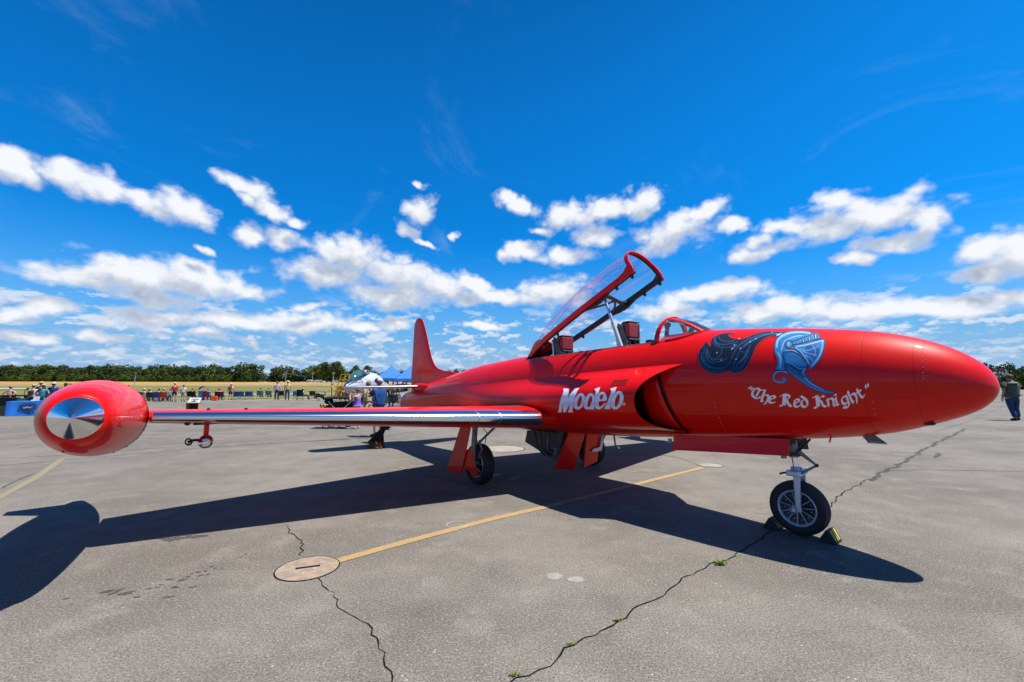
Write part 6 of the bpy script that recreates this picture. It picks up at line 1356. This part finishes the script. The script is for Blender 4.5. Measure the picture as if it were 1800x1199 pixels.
person(*at_foot(583, 702), R(-60), '', ST, (.72, .55, .05), (.70, .40, .03), 'person in yellow top and orange trousers at the foot of the yellow steps', sc=1.02, hair=(.05, .05, .02))
sitter(594, 704, (.10, .04, .30), (.03, .03, .05), 'person in deep purple seated behind the black pushchair'); sitter(610, 705, (.50, .04, .12), (.04, .03, .04), 'person in red and pink seated behind the pushchair canopy')
std(571.5, 699, 683, ST, (.66, .60, .36), (.5, .45, .3), 'small person in pale yellow left of the yellow steps'); sitter(603, 704, (.25, .22, .05), (.03, .03, .03), 'person in dark olive seated between the purple and the red person', skin_=SKIN2)

# ---- black double pushchair and bag
x, y = at_foot(598, 752.5); r_ = empty('pushchair', (x, y, 0), R(5), 'black wide pushchair with a flat canopy behind the wing', 'pushchair'); M_BL = cm((.015, .015, .018))
q = MB(); q.grid([[(a, b2, 1.10 + .10 * math.cos(a * 1.5) - .05 * (b2 / .4) ** 2) for a in np.linspace(-.55, .5, 12)] for b2 in (-.4, -.2, 0, .2, .4)]); so_ = q.build('canopy', M_BL, r_, smooth=True); m2 = so_.modifiers.new('s', 'SOLIDIFY'); m2.thickness = .06
q = MB(); q.prism([(-.42, .62), (.45, .66), (.5, 1.0), (-.2, .98), (-.5, .8)], .6, lambda x, y, t: (x, t, y)); q.build('seat', M_BL, r_, bevel=.03)
q = MB(); q.ball((-.42, -.1, 1.0), (.16, .2, .12), 12, 8); q.build('headrest', M_BL, r_, smooth=True)
for sy in (-.35, .35):
    q = MB(); q.tube([(.62, sy, 1.25), (.45, sy, 1.0), (-.2, sy, .35), (-.35, sy, .12)], .018, 6); q.tube([(-.35, sy, 1.0), (.3, sy, .3), (.35, sy, .2)], .018, 6); q.build('frame', M_ALU, r_)
    for sx, rd in ((-.42, .12), (.2, .2)):
        w_ = bpy.data.objects.new('wheel', None); C.objects.link(w_); w_.parent = r_; w_.location = (sx, sy, rd); q = MB(); q.lathe([(rd * .8, -.02), (rd, -.015), (rd, .015), (rd * .8, .02)], 24, 'y'); q.build('tyre', M_RUB, w_)
        for k in range(3): a = k * math.pi / 3; q = MB(); q.tube([(-rd * .8 * math.cos(a), 0, -rd * .8 * math.sin(a)), (rd * .8 * math.cos(a), 0, rd * .8 * math.sin(a))], .008, 5); q.build('spoke', M_ALU, w_)
q = MB(); q.grid([[(.15 + .42 * math.cos(a), b2, .55 + .28 * math.sin(a)) for a in np.linspace(0, math.pi, 14)] for b2 in (-.33, -.29)]); q.build('fender', M_BL, r_)
x, y = at_foot(573, 722); r_ = empty('holdall', (x, y, 0), R(15), 'yellow and black striped bag left of the pushchair', 'bag'); q = MB(); q.prism([(-.28, 0), (.30, 0), (.34, .22), (.2, .42), (-.12, .40), (-.3, .2)], .35, lambda x, y, t: (x, t, y)); q.build('body', mat('bag_yellow', (.75, .50, .05), .7), r_, bevel=.04)
for k, a in enumerate((-.25, -.05, .12, .27)): q = MB(); q.box((a, 0, .2), (.055, .37, .43), Matrix.Rotation(-.5, 3, 'Y')); q.build('stripe', M_BL, r_, bevel=.01)

# ---- the other jet behind, white with a dark blue upper nose
j2 = empty('jet_aircraft', (0, 0, 0), 0, 'white jet with dark blue upper nose, open cockpit and the number 200, behind the tailplane', 'jet')
JY = 34.0; q0 = D(604, 690, JY); d2 = Vector((-.20, -.98, 0)); j2.location = (q0[0], q0[1], 0); j2.rotation_euler = (0, 0, math.atan2(d2.y, d2.x))
# local: x forward (towards the camera, left), y port; nose at x = 0
def j2ring(x, n=33, k=1.0):
    t = -x; zt = float(np.interp(t, [0, .15, .7, 1.6, 2.8, 3.4, 4.4, 4.9, 5.3, 8], [1.46, 1.64, 1.94, 2.30, 2.62, 2.70, 2.66, 2.35, 1.9, 1.5])); zb = float(np.interp(t, [0, .15, .6, 1.3, 3, 8], [1.36, 1.2, 1.05, .96, .9, 1.1])); hw = float(np.interp(t, [0, .15, .7, 1.6, 2.8, 3.6, 4.6, 8], [.04, .18, .40, .60, .80, 1.0, .9, .3]))
    return [(x, hw * k * math.sin(a), (zt + zb) / 2 + (zt - zb) / 2 * k * math.cos(a)) for a in np.linspace(0, 2 * math.pi, n)]
def j2mat():
    m = bpy.data.materials.new('white_navy_scheme'); m.use_nodes = True; t = m.node_tree; b_ = t.nodes['Principled BSDF']; o = N(t, 'ShaderNodeTexCoord').outputs['Object']; s_ = N(t, 'ShaderNodeSeparateXYZ'); t.links.new(o, s_.inputs[0])
    f = M(t, 'ADD', s_.outputs[2], M(t, 'MULTIPLY', s_.outputs[0], .36)); t.links.new(MIX(t, SS(t, f, 1.46, 1.475), (.40, .43, .47), (.010, .028, .065)), b_.inputs['Base Color']); b_.inputs['Roughness'].default_value = .3; b_.inputs['Coat Weight'].default_value = .5; return m
q = MB(); q.grid([j2ring(-x) for x in [0, .04, .1, .2, .35, .55, .8, 1.1, 1.5, 2, 2.5, 3, 3.6, 4.2, 4.6, 4.9, 5.3, 6, 8]]); q.build('fuselage', j2mat(), j2, smooth=True)
q = MB(); q.grid([[(-.95 - t * (1.0 + .1 * math.sin(a)), (.08 + .40 * math.sqrt(t)) * math.sin(a) * (1 - .05), 2.02 + .46 * t + (.05 + .44 * math.sqrt(t) * (1 - .25 * t)) * math.cos(a)) for a in np.linspace(-1.6, 1.6, 15)] for t in np.linspace(0, 1, 8)]); q.build('windscreen', mat('green_tinted_glass', (.06, .16, .15), .06, coat=.5), j2, smooth=True)
for k in range(7): a = -1.5 + k * .5; q = MB(); q.ball((-2.35 - .12 * (k % 3), .42 * math.sin(a), 2.62 + .22 * math.cos(a * .8)), (.16, .12, .15), 8, 6); q.build('cockpit_fitting', M_DARK if k % 3 else mat('pale_fitting', (.55, .5, .48), .6), j2, smooth=True)
q = MB(); q.tube([(-2.0 - .0, .46 * math.sin(a), 2.46 + .48 * math.cos(a)) for a in np.linspace(-1.5, 1.5, 13)], .03, 6); q.build('canopy_frame', M_DARK, j2, smooth=True)
q = MB(); q.grid([[(-2.1 - .9 * t, .46 * math.sin(a), 2.50 + .44 * math.cos(a)) for a in np.linspace(-1.5, 1.5, 13)] for t in (0, .5, 1)]); q.build('canopy_glass', M_GLASS, j2, smooth=True)
q = MB(); q.tube([(-2.98, .46 * math.sin(a), 2.50 + .45 * math.cos(a)) for a in np.linspace(-1.5, 1.5, 13)], .035, 6); q.build('canopy_frame', M_DARK, j2, smooth=True)
def seg7(ch): return {'2': [((0,1),(1,1)), ((1,1),(1,.5)), ((1,.5),(0,.5)), ((0,.5),(0,0)), ((0,0),(1,0))], '0': [((0,1),(1,1)), ((1,1),(1,0)), ((1,0),(0,0)), ((0,0),(0,1))]}[ch]
def on_side(x, z, off=.012):           # on the side of the second jet that faces the camera
    t = -x; r_ = j2ring(x, 65); zs = [p[2] for p in r_[:33]]; ys = [p[1] for p in r_[:33]]; return (x, (float(np.interp(-z, [-k for k in zs], ys)) + off) * J2S, z)
J2S = 1
for i, ch in enumerate('200'):
    for (a, b2) in seg7(ch):
        P0 = on_side(-1.75 + i * .30 - a[0] * -.19, 1.80 + a[1] * .26); P1 = on_side(-1.75 + i * .30 - b2[0] * -.19, 1.80 + b2[1] * .26); q = MB(); q.tube([P0, P1], .018, 5); q.build('numeral', M_DARK, j2)
q = MB(); q.prism([(-.22, 0), (-.1, .06), (.1, .06), (.2, 0), (.1, -.03), (-.1, -.03)], .03, lambda x, y, t: tuple(np.add(on_side(-.95 + x, 1.32 + y), (0, t, 0)))); q.build('gun_port', M_DARK, j2)
for k in range(7): q = MB(); P0 = on_side(-2.0 - k * .13, 2.16 - k * .05); q.box(P0, (.07, .03, .03)); q.build('stencil', M_DARK, j2)
for sy in (-1.2, 1.2):
    q = MB(); q.tube([(-4.6, sy * .7, 1.2), (-4.6, sy, .35)], .07, 8); q.build('gear_leg', M_WHITE, j2); q = MB(); q.lathe([(.2, -.1), (.32, -.1), (.35, 0), (.32, .1), (.2, .1), (.01, .1)], 20, 'y', (-4.6, sy, .35)); q.build('wheel', M_RUB, j2)
q = MB(); q.tube([(-1.2, 0, 1.0), (-1.1, 0, .3)], .06, 8); q.build('nose_leg', M_WHITE, j2); q = MB(); q.lathe([(.01, -.07), (.2, -.07), (.25, 0), (.2, .07), (.01, .07)], 20, 'y', (-1.1, 0, .25)); q.build('wheel', M_RUB, j2)
for sy in (-1, 1): q = MB(); q.prism([(-3.9, .6), (-6.6, 3.6), (-7.3, 3.6), (-7.4, .6)], .12, lambda x, y, t, sy=sy: (x, y * sy, 1.35 + t)); q.build('wing', M_WHITE, j2)

# ---- seated dark dog
x, y = at_foot(664, 788); dg = empty('dog', (x, y, 0), R(-12), 'black and tan dog sitting in the jet shadow under the wing, looking right, mouth open', 'dog')
V_ = [(-.10, 0, .14), (-.06, 0, .24), (.02, 0, .34), (.08, 0, .41), (.14, 0, .50), (.19, 0, .545), (.27, 0, .535), (.33, 0, .515),
      (.07, .07, .30), (.10, .075, .16), (.11, .075, .04), (.16, .075, .02), (.07, -.07, .30), (.10, -.075, .16), (.11, -.075, .04), (.16, -.075, .02),
      (-.06, .10, .15), (.06, .12, .14), (-.03, .13, .04), (.10, .13, .02), (-.06, -.10, .15), (.06, -.12, .14), (-.03, -.13, .04), (.10, -.13, .02), (-.18, 0, .05), (-.26, .03, .03), (-.36, .06, .03),
      (.155, .045, .60), (.155, -.045, .60), (.15, .05, .65), (.15, -.05, .65), (.25, 0, .49), (.30, 0, .462)]
E_ = [(0, 1), (1, 2), (2, 3), (3, 4), (4, 5), (5, 6), (6, 7), (2, 8), (8, 9), (9, 10), (10, 11), (2, 12), (12, 13), (13, 14), (14, 15), (0, 16), (16, 17), (17, 18), (18, 19), (0, 20), (20, 21), (21, 22), (22, 23), (0, 24), (24, 25), (25, 26), (5, 27), (27, 29), (5, 28), (28, 30), (5, 31), (31, 32)]
RD = [.13, .125, .12, .09, .075, .068, .036, .024, .05, .033, .024, .024, .05, .033, .024, .024, .085, .07, .03, .026, .085, .07, .03, .026, .05, .03, .02, .028, .028, .008, .008, .022, .014]
me = skinned(V_, E_, RD, 1, 1); o = bpy.data.objects.new('body', me); C.objects.link(o); o.parent = dg
def fur():
    m = bpy.data.materials.new('dog_fur'); m.use_nodes = True; t = m.node_tree; b_ = t.nodes['Principled BSDF']; ob = N(t, 'ShaderNodeTexCoord').outputs['Object']; s_ = N(t, 'ShaderNodeSeparateXYZ'); t.links.new(ob, s_.inputs[0])
    f = SS(t, M(t, 'ADD', s_.outputs[2], M(t, 'MULTIPLY', NOISE(t, ob, 14, 4, .6), .22)), .16, .36, 1, 0); t.links.new(MIX(t, f, (.014, .010, .008), (.13, .065, .028)), b_.inputs['Base Color']); b_.inputs['Roughness'].default_value = .8; b_.inputs['Specular IOR Level'].default_value = .2
    bn = N(t, 'ShaderNodeBump'); bn.inputs['Strength'].default_value = .8; bn.inputs['Distance'].default_value = .02; t.links.new(NOISE(t, VM(t, 'MULTIPLY', ob, (1, 1, .3)), 90, 3, .6), bn.inputs['Height']); t.links.new(bn.outputs[0], b_.inputs['Normal']); return m
paint(o, fur())
q = MB(); q.ball((.352, 0, .522), .014, 8, 6); q.build('nose', M_BLACK, dg); q = MB(); q.ball((.275, 0, .487), (.05, .016, .008), 8, 6); q.build('tongue', mat('tongue', (.45, .12, .12), .5), dg)
for sy in (.035, -.035): q = MB(); q.ball((.235, sy, .565), .009, 6, 5); q.build('eye', M_BLACK, dg)
q = MB(); q.tube([(.115 + .07 * math.cos(a) * .5, .075 * math.sin(a), .455 - .03 * math.cos(a)) for a in np.linspace(0, 2 * math.pi, 17)], .008, 5); q.build('collar', mat('collar_red', (.3, .05, .03), .6), dg)

# ---- far small things on the airfield
def mast(u, v0, v1, Y, r0, cols, label, cat='mast', name='mast'):
    p0, p1 = D(u, v1, Y), D(u, v0, Y); r_ = empty(name, (p0[0], p0[1], p0[2]), 0, label, cat); H = p1[2] - p0[2]; n_ = len(cols)
    for k in range(n_): q = MB(); q.tube([(0, 0, H * k / n_), (0, 0, H * (k + 1) / n_)], r0, 6); q.build('section', mat('mast_%d%d%d' % tuple(int(c * 9) for c in cols[k]), cols[k], .6), r_)
    q = MB(); q.box((0, 0, H), (r0 * 6, r0 * 4, r0 * 5)); q.build('head', M_GALV, r_)
wh, rd = (.7, .7, .7), (.65, .08, .03)
mast(236, 656, 679, 200, .12, [(.35, .36, .36)] * 2, 'thin grey pole standing in the golden field right of the tip tank', 'pole', 'utility_pole'); mast(549, 657, 670, 300, .2, [(.4, .4, .38)] * 2, 'thin pale pole before the trees left of the yellow steps', 'pole', 'utility_pole')
mast(585.5, 656, 672, 260, .22, [rd, wh, rd, wh, rd, wh, rd], 'red and white banded mast left of the yellow steps'); mast(502, 656, 672, 320, .18, [(.5, .45, .3)] * 2, 'thin yellowish pole above the man in the khaki shirt', 'pole', 'utility_pole')
def car(u, v, Y, col, label, cat='car'):
    p = D(u, v, Y); r_ = empty('parked_car', (p[0], p[1], p[2]), .3, label, cat, 'vehicles far across the airfield')
    q = MB(); q.prism([(-2.2, .35), (2.2, .35), (2.25, .8), (1.5, .95), (.9, 1.45), (-1.0, 1.5), (-1.7, 1.0), (-2.25, .9)], 1.7, lambda x, y, t: (x, t, y)); q.build('body', mat('car_' + label[:5].replace(' ', '_'), col, .35, coat=.5), r_, bevel=.08)
    q = MB(); q.prism([(.8, .98), (.45, 1.38), (-.9, 1.42), (-1.4, 1.0)], 1.72, lambda x, y, t: (x, t, y)); q.build('window', M_DGLASS, r_)
    for sx in (-1.4, 1.4):
        for sy in (-.8, .8): q = MB(); q.lathe([(.01, -.1), (.33, -.1), (.33, .1), (.01, .1)], 14, 'y', (sx, sy, .33)); q.build('wheel', M_RUB, r_)
car(555, 671.8, 290, (.7, .7, .7), 'white car far across the runway, left one of the pair'); car(562, 671.6, 292, (.5, .52, .55), 'silver car far across the runway, right one of the pair'); car(545, 671, 300, (.75, .75, .75), 'small white vehicle alone near the pale pole'); car(590, 672, 285, (.6, .6, .62), 'pale car just right of the banded mast')
